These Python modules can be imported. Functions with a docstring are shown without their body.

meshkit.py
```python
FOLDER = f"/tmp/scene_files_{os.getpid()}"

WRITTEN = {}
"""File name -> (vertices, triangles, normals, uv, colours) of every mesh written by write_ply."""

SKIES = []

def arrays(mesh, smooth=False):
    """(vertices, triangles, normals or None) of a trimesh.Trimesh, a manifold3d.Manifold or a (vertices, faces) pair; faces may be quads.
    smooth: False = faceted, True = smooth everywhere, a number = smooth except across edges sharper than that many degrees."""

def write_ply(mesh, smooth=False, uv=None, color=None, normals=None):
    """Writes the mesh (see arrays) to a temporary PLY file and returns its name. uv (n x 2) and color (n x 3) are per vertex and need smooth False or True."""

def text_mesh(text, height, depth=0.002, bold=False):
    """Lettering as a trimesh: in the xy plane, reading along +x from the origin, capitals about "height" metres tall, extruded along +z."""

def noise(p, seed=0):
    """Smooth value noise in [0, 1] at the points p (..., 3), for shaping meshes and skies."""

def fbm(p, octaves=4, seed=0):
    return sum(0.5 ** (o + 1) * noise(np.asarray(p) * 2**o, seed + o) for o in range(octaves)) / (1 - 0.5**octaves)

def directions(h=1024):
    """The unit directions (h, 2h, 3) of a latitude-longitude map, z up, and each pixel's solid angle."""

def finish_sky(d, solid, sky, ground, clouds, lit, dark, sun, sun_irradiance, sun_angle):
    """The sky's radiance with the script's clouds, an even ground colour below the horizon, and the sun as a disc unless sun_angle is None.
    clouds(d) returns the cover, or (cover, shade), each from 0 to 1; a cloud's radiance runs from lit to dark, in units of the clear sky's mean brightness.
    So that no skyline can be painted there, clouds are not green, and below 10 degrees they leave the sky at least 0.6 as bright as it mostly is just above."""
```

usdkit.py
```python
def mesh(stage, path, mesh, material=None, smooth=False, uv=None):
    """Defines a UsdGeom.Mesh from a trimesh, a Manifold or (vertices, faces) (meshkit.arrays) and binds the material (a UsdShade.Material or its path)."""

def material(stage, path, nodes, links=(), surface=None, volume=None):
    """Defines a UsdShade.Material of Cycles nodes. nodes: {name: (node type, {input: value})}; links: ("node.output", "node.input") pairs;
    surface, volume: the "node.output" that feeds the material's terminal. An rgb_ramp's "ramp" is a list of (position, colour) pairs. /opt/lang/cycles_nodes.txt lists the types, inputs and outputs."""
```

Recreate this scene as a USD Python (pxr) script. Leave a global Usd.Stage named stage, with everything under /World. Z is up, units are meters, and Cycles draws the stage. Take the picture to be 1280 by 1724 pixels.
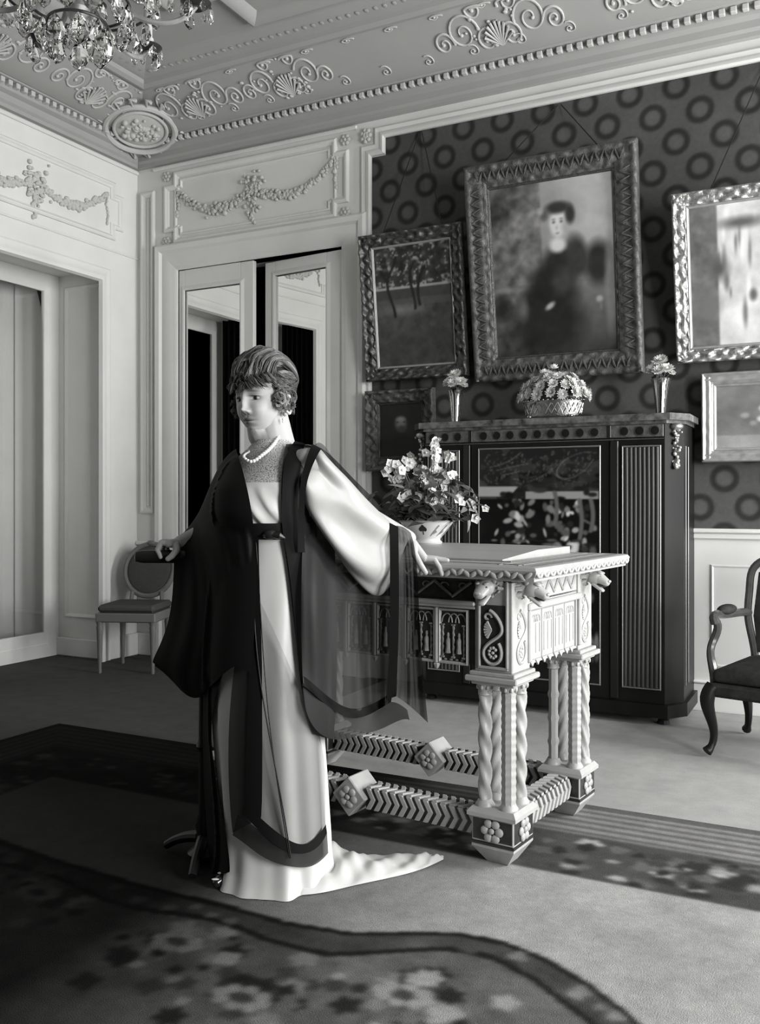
import math, random
import numpy as np, trimesh, manifold3d, usdkit, meshkit
from scipy.ndimage import gaussian_filter
from scipy.interpolate import CubicSpline, RectBivariateSpline
from pxr import Usd, UsdGeom, UsdLux, UsdShade, Gf, Sdf, Vt

random.seed(7); np.random.seed(7)
stage = Usd.Stage.CreateInMemory()
UsdGeom.SetStageUpAxis(stage, 'Z'); UsdGeom.SetStageMetersPerUnit(stage, 1.0)
UsdGeom.Xform.Define(stage, '/World'); UsdGeom.Scope.Define(stage, '/World/Looks')

# ------------------------------------------------------------------ camera, light, exposure
W_IMG, H_IMG, FPX = 1280.0, 1724.0, 1537.0
YAW = 27.2                                        # camera looks 27.2 degrees to the left of the back wall's normal
EYE = 1.21
cam = UsdGeom.Camera.Define(stage, '/World/camera')
cam.AddTranslateOp().Set(Gf.Vec3d(0, 0, EYE)); cam.AddRotateXYZOp().Set(Gf.Vec3f(90, 0, YAW))
cam.CreateHorizontalApertureAttr(36.0); cam.CreateFocalLengthAttr(36.0 * FPX / W_IMG)
cam.CreateVerticalApertureAttr(36.0 * H_IMG / W_IMG)
cam.CreateVerticalApertureOffsetAttr(-36.0 * 21.0 / W_IMG)
cam.CreateExposureAttr(0.33)
cam.CreateClippingRangeAttr(Gf.Vec2f(0.05, 100))

XL, XR, YB, YF = -4.967, 2.60, 5.50, -1.70        # room: left, right, back and front walls
ZC = 4.18                                         # ceiling


def rect_light(name, loc, rz, w, h, power):
    l = UsdLux.RectLight.Define(stage, '/World/' + name)
    l.AddTranslateOp().Set(Gf.Vec3d(*loc)); l.AddRotateXYZOp().Set(Gf.Vec3f(90, 0, rz))
    l.CreateWidthAttr(w); l.CreateHeightAttr(h); l.CreateIntensityAttr(power); l.CreateColorAttr(Gf.Vec3f(1, 1, 1))
    return l


WIN = [(3.55, 5.05, 0.55, 3.05), (0.55, 1.95, 0.55, 3.05)]            # windows of the right wall: y0, y1, z0, z1
WIN_POWER = [24.0, 21.0]
for (y0, y1, z0, z1), pw in zip(WIN, WIN_POWER):                        # daylight enters through the windows
    rect_light('window_daylight', (XR + 0.10, (y0 + y1) / 2, (z0 + z1) / 2), 90, y1 - y0 - 0.1, z1 - z0 - 0.1, pw) if not stage.GetPrimAtPath('/World/window_daylight') else \
        rect_light('window_daylight_001', (XR + 0.10, (y0 + y1) / 2, (z0 + z1) / 2), 90, y1 - y0 - 0.1, z1 - z0 - 0.1, pw)
sky = UsdLux.DomeLight.Define(stage, '/World/sky_dome'); sky.CreateIntensityAttr(0.05)

# ------------------------------------------------------------------ prim helpers
used, MTX = {}, {'/World': np.eye(4)}


def unique(parent, name):
    k = parent + '/' + name
    n = used.get(k, 0); used[k] = n + 1
    return k if n == 0 else f'{k}_{n:03d}'


def tag(path, label=None, cat=None, group=None, kind=None):
    p = stage.GetPrimAtPath(path)
    for k, v in (('label', label), ('category', cat), ('group', group), ('kind', kind)):
        if v: p.SetCustomDataByKey(k, v)
    return path


def rotz(d):
    a = math.radians(d); c, s = math.cos(a), math.sin(a)
    return np.array([[c, -s, 0, 0], [s, c, 0, 0], [0, 0, 1, 0], [0, 0, 0, 1.0]])


def thing(name, label=None, cat=None, loc=(0, 0, 0), rz=0, group=None, kind=None, parent='/World', tilt=0):
    path = unique(parent, name)
    x = UsdGeom.Xform.Define(stage, path)
    x.AddTranslateOp().Set(Gf.Vec3d(*map(float, loc))); x.AddRotateZOp().Set(float(rz))
    if tilt: x.AddRotateXOp().Set(float(tilt))
    m = np.eye(4); m[:3, 3] = loc; m = m @ rotz(rz)
    if tilt:
        a = math.radians(tilt); r = np.eye(4); r[1, 1] = r[2, 2] = math.cos(a); r[1, 2], r[2, 1] = -math.sin(a), math.sin(a); m = m @ r
    MTX[path] = MTX[parent] @ m
    return tag(path, label, cat, group, kind)


def part(name, mesh, mat, parent='/World', smooth=35, label=None, tone=None, world=False, kind=None, cat=None, group=None):
    """One Mesh prim. world=True: the vertices are given in world space and brought into the parent's frame."""
    path = unique(parent, name)
    if isinstance(mesh, (list, tuple)) and len(mesh) and not isinstance(mesh[0], np.ndarray): mesh = cat_m(mesh)
    if isinstance(mesh, tuple): mesh = trimesh.Trimesh(*(np.asarray(q) for q in tri(mesh)), process=False)
    if world:
        mesh = mesh.copy(); mesh.apply_transform(np.linalg.inv(MTX[parent if parent in MTX else '/World']))
    if parent in MTX: MTX[path] = MTX[parent]
    m = usdkit.mesh(stage, path, mesh, '/World/Looks/' + mat, smooth=True if tone is not None else smooth)
    if tone is not None:
        t = np.asarray(tone, np.float32).ravel()
        UsdGeom.PrimvarsAPI(m).CreatePrimvar('tone', Sdf.ValueTypeNames.Color3fArray, 'vertex').Set(Vt.Vec3fArray.FromNumpy(np.stack([t, t, t * 0.985], 1).astype(np.float32)))
    if label or cat or kind or group: tag(path, label, cat, group, kind)
    return path


# ------------------------------------------------------------------ materials (a black-and-white place: greys only)
def g(v): return (v, v, v * 0.985)


def mat(name, v, rough=0.6, spec=0.3, var=0.0, scale=8.0, bump=0.0, bscale=60.0, metal=0.0, tone=False, sheen=0.0, coat=0.0, aniso=None, extra=None):
    """Principled material; var: noise variation of the tone; tone=True multiplies by the mesh's own painted tones."""
    n = {'p': ('principled_bsdf', {'base_color': g(v), 'roughness': rough, 'specular_ior_level': spec, 'metallic': metal, 'sheen_weight': sheen, 'coat_weight': coat, **(extra or {})}),
         'geo': ('texture_coordinate', {})}
    L = []
    src = None
    if tone:
        n['at'] = ('attribute', {'attribute': 'tone'}); src = 'at.color'
    if var:
        n['map'] = ('mapping', {'scale': aniso or (1, 1, 1)})
        n['nz'] = ('noise_texture', {'scale': scale, 'detail': 5.0, 'roughness': 0.6})
        n['rp'] = ('rgb_ramp', {'ramp': [(0.25, g(1 - var)), (0.75, g(1 + var))]})
        n['mx'] = ('mix', {'mix_type': 'multiply', 'fac': 1.0, 'color2': g(v)})
        L += [('geo.object', 'map.vector'), ('map.vector', 'nz.vector'), ('nz.fac', 'rp.fac'), ('rp.color', 'mx.color1')]
        if src: L.append((src, 'mx.color2'))
        src = 'mx.color'
    if src: L.append((src, 'p.base_color'))
    if bump:
        n['map2'] = ('mapping', {'scale': aniso or (1, 1, 1)})
        n['nb'] = ('noise_texture', {'scale': bscale, 'detail': 4.0})
        n['bp'] = ('bump', {'strength': bump, 'distance': 0.01})
        L += [('geo.object', 'map2.vector'), ('map2.vector', 'nb.vector'), ('nb.fac', 'bp.height'), ('bp.normal', 'p.normal')]
    usdkit.material(stage, '/World/Looks/' + name, n, L, surface='p.BSDF')
    return name


mat('wall_paint', 0.70, 0.55, 0.25, var=0.06, scale=2.5)
mat('plaster', 0.52, 0.7, 0.2, var=0.08, scale=4)
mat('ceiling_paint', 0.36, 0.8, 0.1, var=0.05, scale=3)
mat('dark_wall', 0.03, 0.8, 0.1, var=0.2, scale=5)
mat('wall_fabric', 0.2, 0.85, 0.1, var=0.10, scale=40, tone=True)
mat('shaded_floor_carpet', 0.075, 0.95, 0.05, var=0.14, scale=9, bump=0.3, bscale=300)  # floor colour darkened to stand in for shade on the left
mat('lit_floor_carpet', 0.33, 0.95, 0.05, var=0.12, scale=9, bump=0.3, bscale=300)  # the floor's brighter tone, for the added layer on the right
mat('rug_pile', 0.2, 0.95, 0.05, var=0.12, scale=60, tone=True, bump=0.4, bscale=260)
mat('dark_wood', 0.014, 0.35, 0.3, var=0.4, scale=10, aniso=(1, 1, 0.15))
mat('black_wood', 0.008, 0.4, 0.22, var=0.3, scale=10, aniso=(1, 1, 0.15))
mat('pleat_wood', 0.045, 0.4, 0.35, var=0.35, scale=14, aniso=(1, 1, 0.1))
mat('frame_wood', 0.05, 0.35, 0.5, var=0.5, scale=30, bump=0.4, bscale=80)
mat('frame_dull', 0.085, 0.45, 0.4, var=0.5, scale=35, bump=0.4, bscale=90)
mat('gilt_bright', 0.42, 0.32, 0.5, var=0.45, scale=40, metal=0.6, bump=0.5, bscale=70)
mat('gilt_line', 0.30, 0.35, 0.5, metal=0.7)
mat('gilt_plain', 0.34, 0.4, 0.4, var=0.15, scale=20, metal=0.3)
mat('canvas', 0.2, 0.45, 0.35, tone=True, bump=0.15, bscale=220)
mat('lacquer', 0.2, 0.22, 0.5, tone=True)
mat('marble', 0.10, 0.15, 0.5, var=0.9, scale=22)
mat('silver', 0.5, 0.16, 0.5, metal=1.0)
mat('silver_dull', 0.32, 0.3, 0.5, metal=1.0, bump=0.3, bscale=140)
mat('ivory', 0.37, 0.38, 0.4, var=0.10, scale=18, aniso=(1, 1, 1))
mat('ivory_top', 0.37, 0.40, 0.35, var=0.12, scale=14, aniso=(0.12, 1, 1))
mat('ivory_dark', 0.030, 0.4, 0.4, var=0.4, scale=40)
mat('relief_mid', 0.20, 0.45, 0.35, var=0.3, scale=60)
mat('porcelain', 0.55, 0.15, 0.5)
mat('ink', 0.02, 0.3, 0.4)
mat('petal', 0.6, 0.6, 0.2, var=0.08, scale=60, extra={'subsurface_weight': 0.0})
mat('petal_dull', 0.45, 0.6, 0.2, var=0.12, scale=60)
mat('leaf', 0.055, 0.42, 0.4, var=0.35, scale=30)
mat('leaf_pale', 0.13, 0.45, 0.4, var=0.3, scale=30)
mat('chair_paint', 0.15, 0.5, 0.3, var=0.08, scale=10)
mat('chair_cloth', 0.07, 0.85, 0.1, var=0.15, scale=60)
mat('armchair_wood', 0.06, 0.25, 0.5, var=0.4, scale=14)
mat('armchair_cloth', 0.028, 0.8, 0.15, var=0.5, scale=22)
mat('skin', 0.5, 0.48, 0.35, tone=True)
mat('hair', 0.075, 0.4, 0.5)
mat('hair_deep', 0.02, 0.7, 0.2)
mat('ribbon', 0.22, 0.4, 0.4)
mat('hair_light', 0.19, 0.38, 0.5)
mat('satin', 0.56, 0.36, 0.4, var=0.04, scale=12, sheen=0.15)
mat('satin_sleeve', 0.35, 0.38, 0.4, var=0.05, scale=12, sheen=0.15)
mat('band', 0.007, 0.8, 0.1)
mat('belt', 0.012, 0.4, 0.4)
mat('black_cloth', 0.007, 0.8, 0.12)
mat('pearl', 0.75, 0.18, 0.6, coat=0.3)
mat('shoe', 0.015, 0.15, 0.6)
mat('eye_white', 0.26, 0.2, 0.5)
mat('iron', 0.03, 0.35, 0.5)
mat('cord', 0.02, 0.6, 0.2)
usdkit.material(stage, '/World/Looks/mirror', {'p': ('glossy_bsdf', {'color': g(0.72), 'roughness': 0.0})}, [], surface='p.BSDF')
usdkit.material(stage, '/World/Looks/crystal', {'p': ('principled_bsdf', {'base_color': g(0.95), 'roughness': 0.02, 'transmission_weight': 1.0, 'ior': 1.5})}, [], surface='p.BSDF')
usdkit.material(stage, '/World/Looks/pane', {'t': ('transparent_bsdf', {}), 'b': ('glossy_bsdf', {'color': g(0.9), 'roughness': 0.0}), 'f': ('fresnel', {'IOR': 1.45}), 'm': ('mix_closure', {})},
                [('t.BSDF', 'm.closure1'), ('b.BSDF', 'm.closure2'), ('f.fac', 'm.fac')], surface='m.closure')


def chiffon(name, clear, v=0.012):
    usdkit.material(stage, '/World/Looks/' + name,
                    {'t': ('transparent_bsdf', {'color': (1, 1, 1)}), 'd': ('principled_bsdf', {'base_color': g(v), 'roughness': 0.6, 'specular_ior_level': 0.25, 'sheen_weight': 0.02}),
                     'lw': ('layer_weight', {'blend': 0.35}), 'r': ('rgb_ramp', {'ramp': [(0.0, g(1 - clear)), (1.0, g(1.0))]}), 'bw': ('rgb_to_bw', {}), 'm': ('mix_closure', {})},
                    [('lw.facing', 'r.fac'), ('r.color', 'bw.color'), ('bw.val', 'm.fac'), ('t.BSDF', 'm.closure1'), ('d.BSDF', 'm.closure2')], surface='m.closure')


chiffon('chiffon', 0.19); chiffon('chiffon_thin', 0.74, 0.02); chiffon('chiffon_dense', 0.08)
# lace yoke: fine mesh of white thread over the skin
usdkit.material(stage, '/World/Looks/lace', {'tc': ('texture_coordinate', {}), 'v': ('noise_texture', {'scale': 260.0, 'detail': 3.0}),
                'r': ('rgb_ramp', {'ramp': [(0.36, g(0.17)), (0.54, g(0.50))]}), 'bp': ('bump', {'strength': 0.7, 'distance': 0.006}), 'p': ('principled_bsdf', {'roughness': 0.7})},
                [('tc.object', 'v.vector'), ('v.fac', 'r.fac'), ('r.color', 'p.base_color'), ('v.fac', 'bp.height'), ('bp.normal', 'p.normal')], surface='p.BSDF')


# ------------------------------------------------------------------ mesh helpers
def tri(vf):
    v, f = np.asarray(vf[0], float), np.asarray(vf[1], int)
    if f.shape[1] == 4: f = np.vstack([f[:, [0, 1, 2]], f[:, [0, 2, 3]]])
    return v, f


def T(v, f):
    v, f = tri((v, f)); return trimesh.Trimesh(v, f, process=False)


def cat_m(ms): return trimesh.util.concatenate([m for m in ms if m is not None])


def bx(x0, x1, y0, y1, z0, z1, b=0.0):
    x0, x1 = min(x0, x1), max(x0, x1); y0, y1 = min(y0, y1), max(y0, y1); z0, z1 = min(z0, z1), max(z0, z1)
    if b <= 0:
        m = trimesh.creation.box([x1 - x0, y1 - y0, z1 - z0]); m.apply_translation([(x0 + x1) / 2, (y0 + y1) / 2, (z0 + z1) / 2]); return m
    b = min(b, (x1 - x0) * .45, (y1 - y0) * .45, (z1 - z0) * .45)
    pts = []
    for x, sx in ((x0, 1), (x1, -1)):
        for y, sy in ((y0, 1), (y1, -1)):
            for z, sz in ((z0, 1), (z1, -1)):
                pts += [(x + sx * b, y + sy * b, z), (x + sx * b, y, z + sz * b), (x, y + sy * b, z + sz * b)]
    return trimesh.convex.convex_hull(np.array(pts))


def grid_faces(n, k, cu=False, cv=False):
    """Quads of an n x k grid of vertices; cu / cv close it in the first / second direction."""
    i, j = np.meshgrid(np.arange(n if cu else n - 1), np.arange(k if cv else k - 1), indexing='ij')
    i2, j2 = (i + 1) % n, (j + 1) % k
    return np.stack([i * k + j, i2 * k + j, i2 * k + j2, i * k + j2], -1).reshape(-1, 4)


def lathe(prof, n=24, x=0, y=0, z=0, sx=1, sy=1):
    """prof: (radius, z) pairs."""
    p = np.asarray(prof, float); a = np.arange(n) * 2 * np.pi / n
    v = np.stack([x + sx * p[:, 0, None] * np.cos(a), y + sy * p[:, 0, None] * np.sin(a), np.broadcast_to(z + p[:, 1, None], (len(p), n))], -1).reshape(-1, 3)
    return T(v, grid_faces(len(p), n, cv=True))


def tube(path, r, n=8, caps=True):
    p = np.asarray(path, float); r = np.broadcast_to(np.asarray(r, float), (len(p),))
    t = np.gradient(p, axis=0); t /= np.linalg.norm(t, axis=1, keepdims=True) + 1e-12
    up = np.array([0, 0, 1.0]) if abs(t[0, 2]) < .9 else np.array([1.0, 0, 0])
    A = []
    a = np.cross(t[0], up); a /= np.linalg.norm(a)
    for i in range(len(p)):
        a = a - t[i] * (a @ t[i]); a /= np.linalg.norm(a) + 1e-12; A.append(a)
    A = np.array(A); B = np.cross(t, A); ang = np.arange(n) * 2 * np.pi / n
    v = p[:, None] + r[:, None, None] * (np.cos(ang)[None, :, None] * A[:, None] + np.sin(ang)[None, :, None] * B[:, None])
    f = tri((v.reshape(-1, 3), grid_faces(len(p), n, cv=True)))[1]
    v = v.reshape(-1, 3)
    if caps:
        k = len(v); v = np.vstack([v, p[:1], p[-1:]])
        j = np.arange(n); e = (len(p) - 1) * n
        f = np.vstack([f, np.stack([np.full(n, k), (j + 1) % n, j], 1), np.stack([np.full(n, k + 1), e + j, e + (j + 1) % n], 1)])
    return T(v, f)


def spline(pts, n=40):
    pts = np.asarray(pts, float); s = np.r_[0, np.cumsum(np.linalg.norm(np.diff(pts, axis=0), axis=1))]
    return CubicSpline(s, pts)(np.linspace(0, s[-1], n))


def blob(c, r, sub=1, seed=None):
    m = trimesh.creation.icosphere(sub, 1.0); v = m.vertices * np.asarray(r)
    return trimesh.Trimesh(v + np.asarray(c), m.faces, process=False)


def mitre(poly, closed=True):
    P = np.asarray(poly, float); n = len(P); out = []
    for i in range(n):
        a = P[i] - P[i - 1] if (closed or i > 0) else P[1] - P[0]
        b = P[(i + 1) % n] - P[i] if (closed or i < n - 1) else P[-1] - P[-2]
        a /= np.linalg.norm(a); b /= np.linalg.norm(b)
        na, nb = np.array([-a[1], a[0]]), np.array([-b[1], b[0]])
        m = na + nb; out.append(m / max(m @ na, 0.2))
    return np.array(out)


def moulding(poly, prof, closed=True):
    """Sweeps prof ((inset to the left of the path, height) pairs) along a mitred 2-d path: vertices (a, b, h)."""
    P, M = np.asarray(poly, float), mitre(poly, closed); pr = np.asarray(prof, float)
    v = np.concatenate([P[:, None] + pr[None, :, :1] * M[:, None], np.broadcast_to(pr[None, :, 1:], (len(P), len(pr), 1))], -1)
    # every segment gets vertices of its own so that mitres stay sharp
    V, Fc, k = [], [], len(pr)
    for i in range(len(P) if closed else len(P) - 1):
        q = np.vstack([v[i], v[(i + 1) % len(P)]]); Fc.append(grid_faces(2, k) + sum(map(len, V))); V.append(q)
    return T(np.vstack(V), np.vstack(Fc))


def on_back(m, y=YB):                              # (a, b, h) -> the back wall: x, z, out of the wall
    m = m.copy(); v = m.vertices.copy(); m.vertices = np.stack([v[:, 0], y - v[:, 2], v[:, 1]], 1); return m


def on_left(m, x=XL):                              # (a, b, h) -> the left wall: y, z, out of the wall
    m = m.copy(); v = m.vertices.copy(); m.vertices = np.stack([x + v[:, 2], v[:, 0], v[:, 1]], 1); return m


def rect(a0, a1, b0, b1): return [(a0, b0), (a1, b0), (a1, b1), (a0, b1)]


def notched(a0, a1, b0, b1, s):                    # a rectangle with square notches cut out of its corners
    return [(a0 + s, b0), (a1 - s, b0), (a1 - s, b0 + s), (a1, b0 + s), (a1, b1 - s), (a1 - s, b1 - s), (a1 - s, b1), (a0 + s, b1), (a0 + s, b1 - s), (a0, b1 - s), (a0, b0 + s), (a0 + s, b0 + s)]


def moved(m, t=(0, 0, 0), rz=0, s=1.0):
    m = m.copy(); m.apply_scale(s); m.apply_transform(rotz(rz)); m.apply_translation(t); return m


def basis(m, o, ex, ey, ez):
    """Brings local (x, y, z) to o + x ex + y ey + z ez."""
    m = m.copy(); m.vertices = np.asarray(o) + m.vertices @ np.array([ex, ey, ez]); return m


def frame_of(nrm):
    n = np.asarray(nrm, float); n = n / np.linalg.norm(n)
    a = np.cross(n, [0, 0, 1.0] if abs(n[2]) < .9 else [1.0, 0, 0]); a /= np.linalg.norm(a)
    return a, np.cross(n, a), n


def fbm(shape, size, seed, octaves=4):
    """Cloudy noise 0..1 on a grid; size: the largest blob in grid cells."""
    rs = np.random.RandomState(seed); out = np.zeros(shape); amp = 1.0
    for o in range(octaves):
        q = gaussian_filter(rs.randn(*shape), max(size / 2 ** o, 0.6)); q /= q.std() + 1e-9; out += amp * q; amp *= 0.55
    return 0.5 + out / out.std() * 0.2


def sheet_grid(nx, ny, f):
    """f(u, v) -> points (ny, nx, 3)."""
    u, v = np.meshgrid(np.linspace(0, 1, nx), np.linspace(0, 1, ny)); p = f(u, v)
    return T(p.reshape(-1, 3), grid_faces(ny, nx))


def lin(t): return np.clip(t, 0.0, 1.0) ** 2.2


def flower(r, petals=12, layers=2, cup=0.3, seed=0, w=0.5):
    """A bloom facing +z: rings of pointed petals around a small heart."""
    rs = np.random.RandomState(seed); V, Fc, k = [], [], 0
    for L in range(layers):
        rr, lift = r * (1 - 0.28 * L), cup * (0.4 + 0.8 * L)
        for i in range(petals):
            a = 2 * math.pi * (i + 0.5 * L) / petals + rs.uniform(-.1, .1); q = rr * rs.uniform(.88, 1.08); ww = q * w * 2.6 / petals * 1.6
            d, e = np.array([math.cos(a), math.sin(a), 0]), np.array([-math.sin(a), math.cos(a), 0]); up = np.array([0, 0, 1.0])
            V += [d * q * .12, d * q * .55 + e * ww + up * q * lift * .45, d * q + up * q * lift, d * q * .55 - e * ww + up * q * lift * .45, d * q * .6 + up * q * (lift * .45 - .06)]
            Fc += [(k, k + 1, k + 4), (k + 1, k + 2, k + 4), (k + 2, k + 3, k + 4), (k + 3, k, k + 4)]; k += 5
    m = T(np.array(V), np.array(Fc))
    return cat_m([m, blob((0, 0, r * cup * .35), (r * .22, r * .22, r * .16), 1)])


def leaf_mesh(l, w, bend=0.2):
    """A leaf along +x from the origin, its face up."""
    s = np.linspace(0, 1, 6); hw = w * np.sin(np.pi * s ** 0.8) * 0.5; V = []
    for si, h in zip(s, hw): V += [(si * l, -h, -bend * l * si * si + .25 * h), (si * l, 0, -bend * l * si * si), (si * l, h, -bend * l * si * si + .25 * h)]
    return T(np.array(V), grid_faces(6, 3))

# ------------------------------------------------------------------ the setting
PROF = [(0, 0), (0, .016), (.010, .024), (.022, .024), (.030, .014), (.042, .010), (.046, 0)]
SMALL = [(0, 0), (0, .010), (.008, .014), (.016, .010), (.020, 0)]
part('floor', bx(XL - .7, XR + .1, YF - .1, YB + .1, -.06, 0), 'shaded_floor_carpet', kind='structure')
ceil = part('ceiling', bx(XL - .1, XR + .1, YF - .1, YB + .1, ZC, ZC + .08), 'ceiling_paint', kind='structure')
cm = moulding(notched(-3.65, 1.35, -.35, 4.69, .35), [(0, 0), (0, .03), (.03, .05), (.06, .045), (.09, .02), (.10, 0)])
cm.vertices[:, 2] = ZC - cm.vertices[:, 2]
part('panel_moulding', cm, 'ceiling_paint', ceil)

# back wall with the double door's opening
DX0, DX1, DZ = -4.56, -3.12, 2.96
wb = part('wall_back', [bx(XL - .8, DX0, YB, YB + .2, 0, ZC), bx(DX1, XR + .1, YB, YB + .2, 0, ZC), bx(DX0, DX1, YB, YB + .2, DZ, ZC)], 'wall_paint', kind='structure')
FA = [(-2.886, 1.045), (-2.886, 3.54), (-2.782, 3.54), (-2.782, 3.65), (XR, 3.65)]
# woven fabric with rings, printed tones on a fine grid
nx, nz = 330, 270
fx, fz = np.linspace(-2.886, 0.6, nx), np.linspace(1.045, 3.65, nz)
X, Z = np.meshgrid(fx, fz)
tone = 0.085 + 0.025 * (fbm(X.shape, 10, 3) - .5)
for par in (0, 1):
    lx = (X + 0.761 - par * .1325) / .265; lz = (Z - 3.122 - par * .163) / .326
    r = np.hypot((lx - np.round(lx)) * .265, (lz - np.round(lz)) * .326)
    ring = np.exp(-((r - .062) / .019) ** 4); heart = np.exp(-(r / .04) ** 4)
    tone = tone * (1 - .66 * ring) + .012 * heart
hole = (X < -2.782) & (Z > 3.54)
v = np.stack([X, np.full_like(X, YB - .004), Z], -1).reshape(-1, 3)
fc = grid_faces(nz, nx); fc = fc[~hole.ravel()[fc].any(1)]
part('fabric_covering', (v, tri((v, fc))[1]), 'wall_fabric', wb, tone=tone)
part('fabric_covering', bx(0.6, XR, YB - .004, YB, 1.045, 3.65), 'frame_dull', wb)
part('fabric_moulding', on_back(moulding(FA, [(0, .004), (0, .02), (.012, .034), (.03, .03), (.045, .018), (.07, .022), (.082, .012), (.085, 0)], closed=False)), 'wall_paint', wb)
orn = [blob((-2.925 + .03 * math.cos(a) * q, YB - .02, 3.685 + .04 * math.sin(a) * q), (.016, .014, .016)) for q in (.4, 1) for a in np.linspace(0, 5.5, 7)]
part('corner_ornament', orn, 'plaster', wb)
# dado to the right of the door
part('dado', bx(-2.97, XR, YB - .012, YB, 0, 1.03), 'wall_paint', wb)
part('chair_rail', [bx(-2.97, XR, YB - .045, YB, 1.02, 1.045, .006), bx(-2.97, XR, YB - .03, YB, .985, 1.02, .006)], 'wall_paint', wb)
for a0, a1 in ((-2.85, -2.45), (-2.38, -.80), (-.70, .45), (.55, 1.7)):
    part('dado_panel', on_back(moulding(rect(a0, a1, .26, .84), [(0, 0), (0, .004), (.006, .006), (.012, .004), (.014, 0)]), YB - .012), 'wall_paint', wb)
part('baseboard_back', [bx(-2.97, XR, YB - .03, YB, 0, .16, .006), bx(-2.97, XR, YB - .036, YB, .16, .178, .006), bx(XL, -4.75, YB - .03, YB, 0, .17, .006)], 'wall_paint', kind='structure')
# narrow wall panel beside the corner, low rail, panel over the door with a garland
part('narrow_panel', [on_back(moulding(rect(-4.925, -4.785, 1.10, 3.60), PROF)), on_back(moulding(rect(-4.868, -4.842, 1.16, 3.54), [(0, 0), (0, .006), (.004, .008), (.008, 0)]))], 'wall_paint', wb)
part('low_rail', [bx(XL, -4.75, YB - .03, YB, .855, .885, .008)], 'wall_paint', wb)
part('over_door_panel', [on_back(moulding(notched(-4.69, -3.065, 3.165, 3.715, .095), PROF)), on_back(moulding(notched(-4.59, -3.165, 3.225, 3.655, .05), SMALL)),
                         bx(-4.80, -3.00, YB - .012, YB, 3.085, 3.10, .004), bx(-4.80, -3.00, YB - .02, YB, 3.748, 3.775, .006)], 'wall_paint', wb)


def garland(place, a0, a1, top, dip, seed, c=None):
    """Two swags of flowers hung from the ends and a middle spray, as blobs on a wall; place(a, b, h) gives the point."""
    rs = np.random.RandomState(seed); out = []; c = (a0 + a1) / 2 if c is None else c
    for s0, s1, t0, t1 in ((a0, c, top, top - .06), (c, a1, top - .06, top + .03)):
        for t in np.linspace(0, 1, 52):
            a = s0 + (s1 - s0) * t; b = t0 + (t1 - t0) * t - dip * 4 * t * (1 - t)
            big = .5 + math.sin(math.pi * t) * .6
            for _ in range(3):
                r = rs.uniform(.007, .015) * (.6 + big * .7)
                out.append(blob(place(a + rs.normal(0, .008), b + rs.normal(0, .012 * big + .004), .008), (r, r, r), 1))
    for _ in range(80):                             # the bow and the spray in the middle
        a, b = c + rs.normal(0, .05), top - .05 + rs.normal(0, .06) - .05
        r = rs.uniform(.008, .018); out.append(blob(place(a, b, .012), (r, r, r), 1))
    for k in range(16):
        out.append(blob(place(c + rs.normal(0, .018), top - .15 - k * .012, .008), (.014, .012, .018), 1))
    for e, s in ((a0, 1), (a1, -1)):
        for k in range(9): out.append(blob(place(e - s * .004 * k * .2 + rs.normal(0, .008), top + .04 - k * .028, .006), (.013, .010, .016), 1))
    return out


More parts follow.
